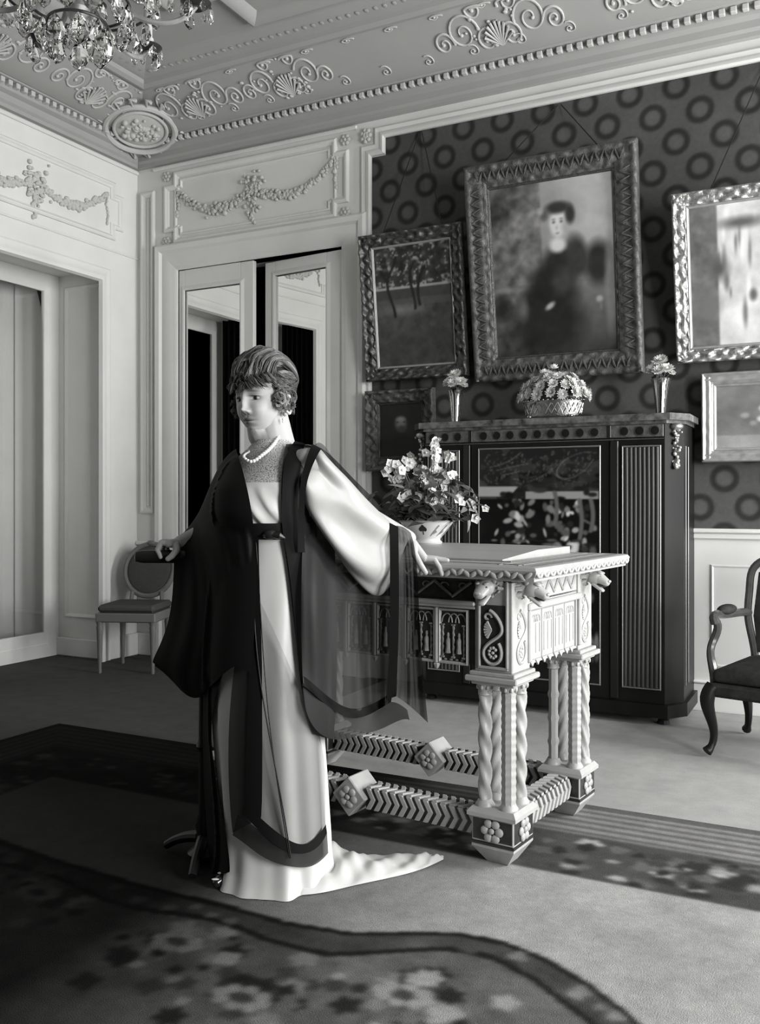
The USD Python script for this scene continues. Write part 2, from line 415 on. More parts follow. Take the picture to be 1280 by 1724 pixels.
part('flower_garland', garland(lambda a, b, h: (a, YB - h, b), -4.56, -3.17, 3.56, .16, 11), 'plaster', wb)
for (a, b) in ((-4.665, 3.19), (-3.09, 3.69), (-3.09, 3.19), (-4.665, 3.69)):
    part('corner_rosette', [blob((a + .026 * math.cos(t), YB - .012, b + .026 * math.sin(t)), (.016, .012, .016)) for t in np.arange(0, 6.2, 1.05)] + [blob((a, YB - .016, b), (.014, .014, .014))], 'plaster', wb)

# double door with mirrored leaves, standing a little open to a dark passage
d1 = thing('door_1', kind='structure')
casing = [(DX0, 0), (DX0, DZ), (DX1, DZ), (DX1, 0)]
part('door_casing', on_back(moulding(casing, [(0, -.10), (0, .012), (.014, .02), (.03, .02), (.045, .03), (.10, .034), (.135, .03), (.15, .05), (.185, .055), (.20, .04), (.205, 0)], closed=False)), 'wall_paint', d1)
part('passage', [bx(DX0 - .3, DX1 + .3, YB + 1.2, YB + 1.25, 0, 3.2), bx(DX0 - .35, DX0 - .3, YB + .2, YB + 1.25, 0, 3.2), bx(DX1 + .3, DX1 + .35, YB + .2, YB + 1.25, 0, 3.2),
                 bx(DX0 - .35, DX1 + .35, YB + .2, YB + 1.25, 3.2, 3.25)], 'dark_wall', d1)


def leaf(x0, x1, z1, m, mz0, mz1, turn, hinge):
    """A door leaf: stiles and rails around a mirror, over a low panel; turned about its hinge by turn degrees."""
    def sw(ms):
        q = cat_m(ms if isinstance(ms, list) else [ms]).copy(); q.apply_translation([-hinge, -(YB + .05), 0]); q.apply_transform(rotz(turn)); q.apply_translation([hinge, YB + .05, 0]); return q
    y0, y1 = YB + .004, YB + .044
    lf = part('door_leaf', sw([bx(x0, m[0], y0, y1, .01, z1, .004), bx(m[1], x1, y0, y1, .01, z1, .004), bx(m[0], m[1], y0, y1, mz1, z1, .002), bx(m[0], m[1], y0, y1, .01, mz0, .002)]), 'wall_paint', d1)
    part('mirror', sw(bx(m[0] - .005, m[1] + .005, y0 + .014, y0 + .020, mz0 - .005, mz1 + .005)), 'mirror', lf)
    part('mirror_moulding', sw(on_back(moulding(rect(m[0], m[1], mz0, mz1)[::-1], [(0, -.012), (0, .008), (.012, .012), (.03, .003), (.036, 0)]), y0)), 'wall_paint', lf)
    part('low_panel', sw(on_back(moulding(rect(m[0], m[1], .2, mz0 - .12), SMALL), y0)), 'wall_paint', lf)


leaf(DX0 + .001, -3.868, 2.958, (-4.50, -3.985), .62, 2.80, 0, DX0)
leaf(-3.815, DX1 - .001, 2.945, (-3.72, -3.255), .62, 2.84, -6.0, DX1)

# left wall with the deep mirrored recess
RY0, RY1, RZ, RX = 3.76, 5.195, 2.945, -5.52
wl = part('wall_left', [bx(XL - .2, XL, RY1, YB + .1, 0, ZC), bx(XL - .2, XL, YF - .1, RY0, 0, ZC), bx(XL - .2, XL, RY0, RY1, RZ, ZC),
                        bx(RX - .1, XL - .2, RY1, RY1 + .1, 0, RZ + .1), bx(RX - .1, XL - .2, RY0 - .1, RY0, 0, RZ + .1), bx(RX - .1, XL - .2, RY0, RY1, RZ, RZ + .1),
                        bx(RX - .1, RX - .01, RY0 - .1, RY0 + .05, 0, RZ + .1), bx(RX - .1, RX - .01, RY1 - .05, RY1 + .1, 0, RZ + .1)], 'wall_paint', kind='structure')
part('recess_casing', on_left(moulding([(RY1, 0), (RY1, RZ), (RY0, RZ), (RY0, 0)], [(0, 0), (0, .012), (.012, .018), (.03, .014), (.06, .02), (.075, .03), (.10, .03), (.11, 0)][::1], closed=False)), 'wall_paint', wl)
rp = moulding(rect(RX + .10, XL - .06, .30, RZ - .09)[::-1], [(0, 0), (0, .010), (-.008, .016), (-.02, .012), (-.03, 0)])
rpv = rp.vertices.copy(); rp.vertices = np.stack([rpv[:, 0], RY1 - rpv[:, 2], rpv[:, 1]], 1)
part('recess_panel', rp, 'wall_paint', wl)
part('baseboard_left', [bx(XL, XL + .03, RY1 + .11, YB, 0, .17, .006), bx(RX, XL, RY1 - .025, RY1, 0, .14, .006)], 'wall_paint', kind='structure')
part('frieze_panel', [on_left(moulding(notched(3.63, 5.33, 3.175, 3.61, .085), PROF)), bx(XL, XL + .02, YF, YB, 3.748, 3.775, .006), bx(XL, XL + .012, 3.4, YB, 3.085, 3.10, .004)], 'wall_paint', wl)
part('flower_garland', garland(lambda a, b, h: (XL + h, a, b), 3.80, 5.16, 3.47, .13, 12), 'plaster', wl)
d2 = thing('door_2', kind='structure')
part('mirror_frame', [on_left(moulding(rect(RY0, RY1, 0.0, RZ), [(0, 0), (0, .03), (.10, .034), (.112, .026), (.13, .012), (.13, 0)]), RX), bx(RX, RX + .03, RY0 + .1, RY1 - .1, .10, .19, .004)], 'wall_paint', d2)
part('pane', bx(RX + .004, RX + .010, RY0 + .11, RY1 - .11, .18, RZ - .11), 'pane', d2)
# the dim closet behind the glazed door, with a white curtain hung on the far side and a dark one in the recess
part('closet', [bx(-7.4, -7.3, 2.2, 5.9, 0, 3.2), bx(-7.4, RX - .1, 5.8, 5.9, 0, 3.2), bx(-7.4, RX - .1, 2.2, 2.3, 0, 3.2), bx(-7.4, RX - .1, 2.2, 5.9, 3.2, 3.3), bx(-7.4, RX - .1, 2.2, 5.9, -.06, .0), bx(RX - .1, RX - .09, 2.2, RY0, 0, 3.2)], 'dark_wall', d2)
uu = np.linspace(0, 1, 150); zz = np.linspace(.02, 2.95, 12); UU, ZZ = np.meshgrid(uu, zz)
fo = .018 * np.sin(UU * 44) + .012 * np.sin(UU * 23 + 1)
part('white_curtain', T(np.stack([-5.60 - .65 * UU - .45 * fo, 5.29 - .62 * UU + .8 * fo * -1, ZZ], -1).reshape(-1, 3), grid_faces(12, 150)), 'wall_paint', d2, smooth=True)
dcx = np.linspace(-5.44, -4.985, 120); DXX, ZZ = np.meshgrid(dcx, zz)
dct = thing('portiere', 'dark curtain in the near side of the left recess, seen only in the door mirrors', 'curtain', (-5.2, RY0 + .06, 0))
part('drape', T(np.stack([DXX, RY0 + .07 + .022 * np.sin(DXX * 95), ZZ], -1).reshape(-1, 3), grid_faces(12, 120)), 'black_cloth', dct, smooth=True, world=True)

# right wall with windows, front wall behind the camera
segs, y = [], YF - .1
for y0, y1, z0, z1 in sorted(WIN):
    segs += [bx(XR, XR + .2, y, y0, 0, ZC), bx(XR, XR + .2, y0, y1, 0, z0), bx(XR, XR + .2, y0, y1, z1, ZC)]; y = y1
part('wall_right', segs + [bx(XR, XR + .2, y, YB + .1, 0, ZC)], 'wall_paint', kind='structure')
for n, (y0, y1, z0, z1) in enumerate(WIN):
    w = thing(f'window_{n + 1}', kind='structure')
    ym = (y0 + y1) / 2
    part('window_frame', [bx(XR + .02, XR + .08, y0, y0 + .05, z0, z1), bx(XR + .02, XR + .08, y1 - .05, y1, z0, z1), bx(XR + .02, XR + .08, ym - .03, ym + .03, z0, z1),
                          bx(XR + .02, XR + .08, y0, y1, z1 - .05, z1), bx(XR + .02, XR + .08, y0, y1, z0, z0 + .05), bx(XR + .03, XR + .07, y0, y1, 2.3, 2.34)], 'wall_paint', w)
part('wall_front', bx(XL - .1, XR + .1, YF - .2, YF, 0, ZC), 'dark_wall', kind='structure')

# cornice all round the room, dentils along the two walls in view, cove with scrollwork
CV = np.array([(.15, 3.945), (.25, 3.965), (.38, 4.02), (.50, 4.085), (.53, 4.10)])
ROOM = [(XL, YF), (XR, YF), (XR, YB), (XL, YB)]
tr = part('trim_1', moulding(ROOM, [(0, 3.785), (.03, 3.79), (.032, 3.815), (.05, 3.83), (.052, 3.87), (.085, 3.885), (.09, 3.90), (.09, 3.935), (.13, 3.94), (.135, 3.95)] + [tuple(q) for q in CV]
          + [(.54, 4.09), (.57, 4.085), (.60, 4.10), (.61, 4.125), (.66, 4.13), (.74, 4.15), (.76, 4.17), (.77, ZC)]), 'ceiling_paint', kind='structure')
dm = bx(-.017, .017, -.038, 0, -.034, .0, .004)
for k in range(84): part('dentil', moved(dm, (XL + .155 + .0615 * k, YB - .09, 3.936)), 'plaster', tr, smooth=False)
for k in range(26): part('dentil', moved(dm, (XL + .09, YB - .155 - .0615 * k, 3.936), -90 + 180), 'plaster', tr, smooth=False)


def cove_pt(wall, s, q, h=0.0):
    """A point on the cove: s along the wall, q 0..1 up the cove, h out of it."""
    p = np.interp(q, np.linspace(0, 1, 5), CV[:, 0]); z = np.interp(q, np.linspace(0, 1, 5), CV[:, 1]); p += h * .33; z -= h * .94
    return np.array((s, YB - p, z) if wall == 'b' else (XL + p, s, z))


def scroll(wall, s, q, size, turns, start, flip, r):
    """A tapering spiral of plaster on the cove."""
    out = []
    t = np.linspace(0, 1, 34); a = start + flip * turns * 2 * np.pi * t; rad = size * (1 - .86 * t)
    pts = [cove_pt(wall, s + R * math.cos(A), np.clip(q + R * math.sin(A) / .42, -.05, 1.05), .004) for R, A in zip(rad, a)]
    out.append(tube(pts, r * (1 - .4 * t), 6)); out.append(blob(pts[-1], (r * 1.5,) * 3))
    return out


def cluster(wall, s, seed, w=.32):
    rs = np.random.RandomState(seed); out = []
    for k, (ds, q, sz) in enumerate(((-.7, .5, .11), (.7, .5, .11), (-.25, .35, .08), (.25, .35, .08), (-.35, .75, .07), (.35, .75, .07), (1.15, .42, .07), (-1.15, .42, .07))):
        out += scroll(wall, s + ds * w, q, sz * w / .32, 1.6, math.pi * (0 if ds < 0 else 1) + rs.uniform(-.4, .4), 1 if ds < 0 else -1, .008)
    for k in range(26):
        r = rs.uniform(.006, .015); out.append(blob(cove_pt(wall, s + rs.normal(0, .35 * w), rs.uniform(.2, .85), .004), (r, r * 1.3, r * .6)))
    for a in np.linspace(-1.1, 1.1, 9):              # a shell
        out.append(tube([cove_pt(wall, s, .25, .01), cove_pt(wall, s + .10 * math.sin(a), .25 + .32 * math.cos(a), .014)], [.004, .009], 6))
    return out


for wall, s, sd, w in (('b', -4.12, 1, .30), ('b', -3.35, 2, .26), ('b', -1.86, 3, .30), ('b', -.85, 4, .28), ('l', 4.70, 5, .28), ('l', 3.9, 6, .28)):
    part('cove_scrollwork', cluster(wall, s, sd, w), 'plaster', tr)
for s in np.arange(-4.3, -.3, .30):                 # fine rinceaux between the clusters
    part('cove_rinceau', scroll('b', s, .80, .05, 1.3, 0, 1, .006) + scroll('b', s + .15, .25, .04, 1.3, 2, -1, .005), 'plaster', tr)
cc = np.array((XL + .31, YB - .31, 3.955)); ea = np.array((1, 1, 0)) / 2 ** .5; eb = np.array((.65, -.65, .27)); eb /= np.linalg.norm(eb); en = np.cross(ea, eb)
an = np.linspace(0, 2 * np.pi, 49)
ct = [tube([cc + ea * .25 * math.cos(t) + eb * .25 * math.sin(t) + en * .02 for t in an], .022, 8, False), tube([cc + ea * .19 * math.cos(t) + eb * .19 * math.sin(t) + en * .02 for t in an], .012, 8, False),
      basis(blob((0, 0, 0), (.2, .20, .03), 3), cc, ea, eb, en)]
rs = np.random.RandomState(5)
for k in range(60):
    t, q = rs.uniform(0, 6.28), rs.uniform(.1, .8); r = rs.uniform(.008, .024); ct.append(blob(cc + ea * .17 * q * math.cos(t) + eb * .17 * q * math.sin(t) + en * .03, (r, r, r)))
for k, t in enumerate(np.linspace(0, 2 * np.pi, 19)[:-1]):
    o = cc + ea * .29 * math.cos(t) + eb * .29 * math.sin(t); ct.append(tube([o, o + ea * .05 * math.cos(t + .8) + eb * .05 * math.sin(t + .8) + en * .02, o + ea * .02 * math.cos(t + 2) + eb * .05 * math.sin(t + 2) + en * .03], [.02, .014, .006], 6))
part('corner_cartouche', ct, 'plaster', tr)
egg = [blob(((XL + .66 + .062 * k), YB - .67, 4.135), (.016, .028, .005)) for k in range(68)] + [blob((XL + .67, YB - .66 - .062 * k, 4.135), (.028, .016, .005)) for k in range(30)]
part('egg_band', egg, 'ceiling_paint', tr)

# ------------------------------------------------------------------ carpet: printed tones on a fine grid (weave pattern, with shade painted in on the left)
xs = np.unique(np.r_[np.linspace(-3.77, 0.25, 470), np.linspace(0.25, 1.65, 60)]); ys = np.unique(np.r_[np.linspace(-.5, 1.4, 60), np.linspace(1.4, 3.57, 260)])
X, Y = np.meshgrid(xs, ys)
cloud = fbm(X.shape, 9, 21); fine = fbm(X.shape, 2.5, 22); big = fbm(X.shape, 26, 23)
t = 0.33 + .07 * (cloud - .5) + .05 * (big - .5)


def splat(t, cx, cy, r, val, soft=.25, petals=0, ph=0, sq=1.0):
    d = np.hypot(X - cx, (Y - cy) * sq); a = np.arctan2(Y - cy, X - cx)
    rr = r * (1 + (0.15 * np.cos(petals * a + ph) if petals else 0))
    w = np.clip((rr - d) / (soft * r), 0, 1); return t * (1 - w) + val * w


rs = np.random.RandomState(31)
bd = np.minimum(np.minimum(3.57 - Y, X + 3.77), 1.65 - X)                 # distance from the carpet's outer edge
inb = bd < .71
st = np.where(bd < .06, .10, np.where(bd < .34, .17 + .07 * np.sin(bd * 2 * np.pi / .055) + .04 * np.sin(bd * 2 * np.pi / .021), .075))
t = np.where(inb, st, t)
flor = np.zeros_like(t); fm = (bd > .36) & (bd < .70)
tf = np.full_like(t, .06) + .03 * (cloud - .5)
for k in range(260):                                                       # blooms and leaves of the border
    u = rs.uniform(0, 1)
    if u < .7: cx, cy = rs.uniform(-3.5, 1.5), 3.57 - rs.uniform(.40, .66)
    else: cx, cy = -3.77 + rs.uniform(.40, .66), rs.uniform(0, 3.2)
    tf = splat(tf, cx, cy, rs.uniform(.022, .055), rs.choice([.05, .10, .16, .26, .36]), .4, 5, rs.uniform(0, 6), 1.5)
    tf = splat(tf, cx + rs.normal(0, .06), cy + rs.normal(0, .05), rs.uniform(.02, .05), rs.choice([.03, .03, .12]), .3, 3, rs.uniform(0, 6))
t = np.where(fm, tf, t)
OUT = np.array([(-3.10, 2.35), (-2.66, 2.25), (-2.35, 2.215), (-1.95, 2.19), (-1.64, 2.20), (-1.42, 2.185), (-1.22, 2.215), (-1.07, 2.30), (-.95, 2.355), (-.83, 2.36), (-.70, 2.325), (-.565, 2.25), (-.44, 2.15), (-.33, 2.03), (-.2, 1.8), (0, 1.4)])
yo = np.interp(X, OUT[:, 0], gaussian_filter(OUT[:, 1], .4)); inner = yo - .135 - .02 * np.sin(X * 9)
dark = fbm(X.shape, 5, 25)
band = (Y < yo) & (Y > inner)
tb = .055 + .06 * (dark - .4); tb = np.where((Y > yo - .028) | (Y < inner + .03), .013, tb)
for k in range(40):
    cx = rs.uniform(-3, .0); cy = np.interp(cx, OUT[:, 0], OUT[:, 1]) - rs.uniform(.05, .095)
    tb = splat(tb, cx, cy, rs.uniform(.018, .035), rs.choice([.15, .2, .06]), .4, 3, rs.uniform(0, 6))
t = np.where(band, tb, t)
fld = (Y <= inner) & (X > -3.06)
tw = .11 + .06 * (cloud - .5) + .03 * (fine - .5)
for (cx, cy, n, sp) in ((-.96, 1.99, 46, .13), (-1.62, 1.95, 34, .12), (-1.30, 1.80, 30, .14), (-2.2, 2.0, 26, .12), (-.55, 1.75, 24, .12)):
    for k in range(n):
        tw = splat(tw, cx + rs.normal(0, sp), cy + rs.normal(0, sp * .45), rs.uniform(.018, .05), rs.choice([.02, .03, .05, .12, .20, .27]), .3, rs.choice([4, 5, 6]), rs.uniform(0, 6))
    for a in np.linspace(0, 6.28, 9)[:-1]:
        tw = splat(tw, cx + .06 * math.cos(a), cy + .035 * math.sin(a), .024, .26, .3)
    tw = splat(tw, cx, cy, .028, .05, .3)
t = np.where(fld, tw, t)
t = np.clip(gaussian_filter(t, .7) * (1 + .25 * (fine - .5)), .012, .5)
# shade on the left, the woman's shadow included, is painted into the carpet's tones
shade_left = np.clip((-.95 - X) / .9, 0, 1); t = t * (1 - .95 * shade_left)
z = np.full_like(X, .012); z[[0, -1], :] = .002; z[:, [0, -1]] = .002
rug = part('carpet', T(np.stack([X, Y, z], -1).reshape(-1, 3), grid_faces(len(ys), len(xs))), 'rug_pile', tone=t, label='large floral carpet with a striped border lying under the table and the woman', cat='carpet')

pc = part('plain_carpet', bx(-2.75, XR, 3.575, YB - .04, .001, .007), 'lit_floor_carpet', label='added pale layer for the brighter floor before the back wall, leaving the left floor in painted shade', cat='carpet')  # added layer: its edge divides bright floor from floor coloured as shade

# ------------------------------------------------------------------ the carved table
TB = thing('carved_table', 'long ivory-inlaid gothic table with lion heads and chevron stretchers, bowl of flowers on top', 'table', (-1.577, 3.237, 0), -6.5)


def P4(name, m, material, parent=TB, rots=(0, 180), **k):
    m = cat_m(m) if isinstance(m, list) else m
    return [part(name, moved(m, rz=r), material, parent, **k) for r in rots]


pr = [(0, .955), (-.0, .968), (-.010, .978), (-.012, .988), (-.006, .997), (.004, 1.0)]
top = moulding(rect(-.765, .765, -.428, .428), [(.03, .950)] + pr + [(.03, 1.0)])
tt = part('tabletop', [top, bx(-.74, .74, -.40, .40, .952, 1.0)], 'ivory_top', TB)
rs = np.random.RandomState(3); crv = []
for sx_, n in ((1, 64),):
    for s in (-1, 1):                               # carved leaf edge of the long sides
        for k in range(n):
            x = -.75 + 1.5 * k / (n - 1); a = (k % 2 - .5) * 1.3
            crv.append(basis(blob((0, 0, 0), (.017, .006, .008), 1), (x, s * .438, .973 + .004 * math.sin(k * 1.7)), np.array((math.cos(a), 0, math.sin(a))), np.array((0, 1.0, 0)), np.array((-math.sin(a), 0, math.cos(a)))))
    for s in (-1, 1):
        for k in range(34):
            y = -.42 + .84 * k / 33; a = (k % 2 - .5) * 1.3
            crv.append(basis(blob((0, 0, 0), (.015, .005, .007), 1), (s * .775, y, .974), np.array((0, math.cos(a), math.sin(a))), np.array((1.0, 0, 0)), np.array((0, -math.sin(a), math.cos(a)))))
part('carved_edge', crv, 'ivory', tt)
w = np.array([(-.62, -.23, 1.0), (.56, -.23, 1.0), (.56, .37, 1.0), (-.62, .37, 1.0), (-.62, -.23, 1.006), (.56, -.23, 1.006), (-.62, .06, 1.026), (.56, .06, 1.026), (.56, .37, 1.026), (-.62, .37, 1.026)])
part('writing_slope', trimesh.convex.convex_hull(w), 'ivory_top', TB, smooth=False)
part('slope_inlay', [bx(.30, .60, -.247, -.239, 1.0, 1.003), bx(.50, .505, -.2, .38, 1.0, 1.002), bx(.62, .626, -.39, .39, 1.0, 1.002), bx(.69, .694, -.39, .39, 1.0, 1.002), bx(-.7, .7, -.36, -.356, 1.0, 1.002)], 'relief_mid', tt)
body = part('body', [bx(-.645, .645, -.335, .335, .66, .955), bx(-.648, .648, -.352, .352, .862, .876, .004), bx(-.660, .660, -.36, .36, .940, .955, .004)], 'ivory_dark', TB)
fr = []
# ---- long faces (front, and the same at the back)
for r in (0, 180):
    Mz = lambda m: moved(cat_m(m) if isinstance(m, list) else m, rz=r)
    part('frieze_rail', Mz([bx(-.522, .522, -.362, -.345, .856, .872, .005), bx(-.522, .522, -.357, -.345, .846, .856, .003)]), 'ivory', body)
    zig = []
    for k in range(7):
        x0 = -.50 + k * 1.0 / 7; w7 = 1.0 / 7
        zig += [tube([(x0, -.338, .935), (x0 + w7 / 2, -.340, .884), (x0 + w7, -.338, .935)], .006, 5)]
        for q in (.25, .75):
            a = np.linspace(0, 4.6, 18); zig.append(tube(np.stack([x0 + w7 * q + (.020 - .003 * a) * np.cos(a), np.full(18, -.338), .918 + (.5 - q) * .0 + (.016 - .0025 * a) * np.sin(a)], 1), .0028, 4))
    part('zigzag_relief', Mz(zig), 'relief_mid', body)
    for k in range(8):
        x0 = -.505 + k * .1265; x1 = x0 + .106
        gp = part('gothic_panel', Mz(bx(x0, x1, -.340, -.334, .662, .846)), 'ivory_dark', TB)
        tr_ = []
        for j in range(3):                          # interlacing pointed arches
            xa = x0 + .016 + j * .026; a = np.linspace(0, math.pi, 11)
            tr_.append(tube(np.stack([xa + .012 + .020 * np.cos(a), np.full(11, -.342), .795 + .030 * np.sin(a)], 1), .0028, 4))
        for xa in (x0 + .012, x0 + .053, x1 - .012):   # twisted colonnettes
            zz = np.linspace(.682, .785, 14); tr_.append(tube(np.stack([xa + .0012 * np.cos(zz * 300), np.full(14, -.343), zz], 1), .0038 + .0012 * np.sin(np.arange(14) * 2.2), 5))
            tr_.append(bx(xa - .006, xa + .006, -.349, -.336, .785, .790)); tr_.append(bx(xa - .006, xa + .006, -.349, -.336, .676, .682))
        for q in range(4): tr_.append(blob((x0 + .02 + q * .022, -.34, .670), (.007, .004, .004)))
        part('tracery', Mz(tr_), 'relief_mid', gp)
        fig = []
        for xa in (x0 + .032, x0 + .074):           # small standing figures
            fig += [lathe([(0, .690), (.011, .692), (.008, .715), (.009, .735), (.004, .745), (.0055, .752), (.004, .760), (0, .762)], 8, xa, -.341, 0)]
        part('carved_figure', Mz(fig), 'ivory' if k % 3 == 2 else 'relief_mid', gp)
        part('panel_border', Mz(on_back(moulding(rect(x0 - .004, x1 + .004, .656, .842), [(0, 0), (0, .012), (.005, .014), (.009, .008), (.010, 0)]), -.336)), 'ivory', gp)
        dr = [bx(x0 - .017, x0 - .005, -.352, -.334, .655, .845, .003), lathe([(0, -.022), (.006, -.016), (.013, -.004), (.010, 0), (0, 0)], 6, x0 - .011, -.343, .655)]
        part('pilaster', Mz(dr), 'ivory', TB)
    # ---- short faces (right, and the same at the left)
    ex = lambda m: moved(cat_m(m) if isinstance(m, list) else m, rz=r)
    X0 = .646
    part('end_frame', ex([bx(X0, X0 + .018, -.235, .235, .838, .862, .004), bx(X0, X0 + .018, -.235, -.213, .665, .838, .004), bx(X0, X0 + .018, .213, .235, .665, .838, .004), bx(X0, X0 + .008, .196, .205, .665, .838)]), 'ivory', TB)
    for k in range(4):
        y0 = -.208 + k * .101
        o = [bx(X0, X0 + .006, y0, y0 + .092, .668, .834, .002)]
        for q in (0, 1): o.append(trimesh.convex.convex_hull(np.array([(X0, y0 + q * .046, .668), (X0 + .006, y0 + q * .046, .668), (X0, y0 + q * .046 + .046, .668), (X0 + .006, y0 + q * .046 + .046, .668), (X0, y0 + q * .046 + .023, .645), (X0 + .006, y0 + q * .046 + .023, .645)])))
        eb_ = part('end_board', ex(o), 'ivory', TB)
        rl = []
        for j in range(3):
            a = np.linspace(0, math.pi, 9); rl.append(tube(np.stack([np.full(9, X0 + .007), y0 + .028 + j * .018 + .014 * np.cos(a), .795 + .024 * np.sin(a)], 1), .002, 4))
        for yy in (y0 + .014, y0 + .046, y0 + .078): rl.append(tube([(X0 + .006, yy, .69), (X0 + .006, yy, .79)], .003, 5))
        part('tracery', ex(rl), 'ivory', eb_)
    zg = []
    for k in range(5):
        y0 = -.20 + k * .08; zg.append(tube([(X0 + .002, y0, .93), (X0 + .004, y0 + .04, .885), (X0 + .002, y0 + .08, .93)], .006, 5))
    part('zigzag_relief', ex(zg), 'ivory', body)
    part('end_ground', ex([bx(X0 - .002, X0 + .002, -.33, .33, .655, .955)]), 'ivory', body)

# ---- corners: block, scroll relief, plinth, clustered columns, foot
th_ = np.linspace(0, 1, 40)


def spiral_col(R, z0, z1, x, y, k, tw, amp):
    n, mz = 20, 46; zz = np.linspace(z0, z1, mz); a = np.arange(n) * 2 * np.pi / n
    r = R * (1 + amp * np.cos(k * (a[None] - tw * zz[:, None])))
    v = np.stack([x + r * np.cos(a), y + r * np.sin(a), np.broadcast_to(zz[:, None], r.shape)], -1).reshape(-1, 3); return T(v, grid_faces(mz, n, cv=True))


def scale_col(R, z0, z1, x, y):
    n, mz = 24, 60; zz = np.linspace(z0, z1, mz); a = np.arange(n) * 2 * np.pi / n
    r = R * (1 + .10 * np.cos(4 * a[None] + zz[:, None] * 120) * np.cos(4 * a[None] - zz[:, None] * 120))
    v = np.stack([x + r * np.cos(a), y + r * np.sin(a), np.broadcast_to(zz[:, None], r.shape)], -1).reshape(-1, 3); return T(v, grid_faces(mz, n, cv=True))


def scroll_relief(cx, zc):
    """S scroll with a leaf and a berry cluster, in the (x, z) plane at y = 0."""
    S = spline([(cx - .012, 0, zc + .085), (cx + .022, 0, zc + .055), (cx + .032, 0, zc + .02), (cx - .012, 0, zc - .02), (cx - .034, 0, zc - .055), (cx - .012, 0, zc - .088), (cx + .022, 0, zc - .078), (cx + .030, 0, zc - .045), (cx + .020, 0, zc - .02)], 44)
    o = [tube(S, .0062, 6)]
    a = np.linspace(0, 5.2, 20); o.append(tube(np.stack([cx - .020 + (.016 - .0024 * a) * np.cos(a), 0 * a, zc + .062 + (.016 - .0024 * a) * np.sin(a)], 1), .0042, 5))
    for k, q in enumerate(np.linspace(-.9, .9, 7)):
        o.append(tube([(cx - .006, 0, zc + .022), (cx - .006 - .026 * math.cos(q), 0, zc + .022 + .034 * math.sin(q))], [.003, .005], 5))
    for k in range(9): o.append(blob((cx + .0 + .013 * math.cos(k * .7) * (k > 0), -.002, zc - .052 + .016 * math.sin(k * .7) * (k > 0)), (.0062,) * 3))
    return o


def rosette(o, ea, eb, en, r):
    """Six petals round a boss, on a face with outward normal en."""
    out = [basis(blob((r * .62 * math.cos(a), r * .62 * math.sin(a), .002), (r * .36, r * .36, .008), 1), o, ea, eb, en) for a in np.arange(6) * math.pi / 3]
    return out + [basis(blob((0, 0, .004), (r * .25, r * .25, .008), 1), o, ea, eb, en)]


def lion(o, d):
    """A snarling lion's head looking along d (horizontal), its mane reaching back."""
    d = np.array([d[0], d[1], -.28]); d /= np.linalg.norm(d); s = np.array([-d[1], d[0], 0]); s /= np.linalg.norm(s); u = np.cross(d, s); u = u if u[2] > 0 else -u
    B = lambda c, r, n=2: basis(blob(c, r, n), o, d, s, u)
    hull = lambda *ms: trimesh.convex.convex_hull(np.vstack([m.vertices for m in ms]))
    h = [B((.0, 0, .002), (.036, .030, .031)), hull(B((.018, 0, .002), (.020, .025, .022)), B((.050, 0, -.006), (.013, .019, .015))), B((.060, 0, .001), (.006, .013, .006), 1), hull(B((.006, 0, -.026), (.014, .019, .008)), B((.042, 0, -.040), (.009, .014, .007))),
         B((.018, .014, .022), (.013, .010, .005), 1), B((.018, -.014, .022), (.013, .010, .005), 1), B((-.012, .029, .022), (.009, .008, .012), 1), B((-.012, -.029, .022), (.009, .008, .012), 1), B((-.04, 0, .004), (.045, .034, .036))]
    rs = np.random.RandomState(4)
    mane = []
    for k in range(60):
        a, q = rs.uniform(0, 6.28), rs.uniform(.0, .06); rr = .034
        st = np.array((-.015 - q * .6, rr * math.cos(a), rr * math.sin(a))); en = st + np.array((-.03, .012 * math.cos(a), .010 * math.sin(a) - .012))
        mane.append(basis(tube([st, (st + en) / 2 + np.array((0, .006 * math.cos(a), .006 * math.sin(a))), en], [.0062, .0052, .0015], 5), o, d, s, u))
    eyes = [B((.026, .0165, .011), (.006, .0046, .0040), 1), B((.026, -.0165, .011), (.005, .0036, .0030), 1), B((.030, 0, -.022), (.024, .0125, .006), 1)]
    return h, mane, eyes


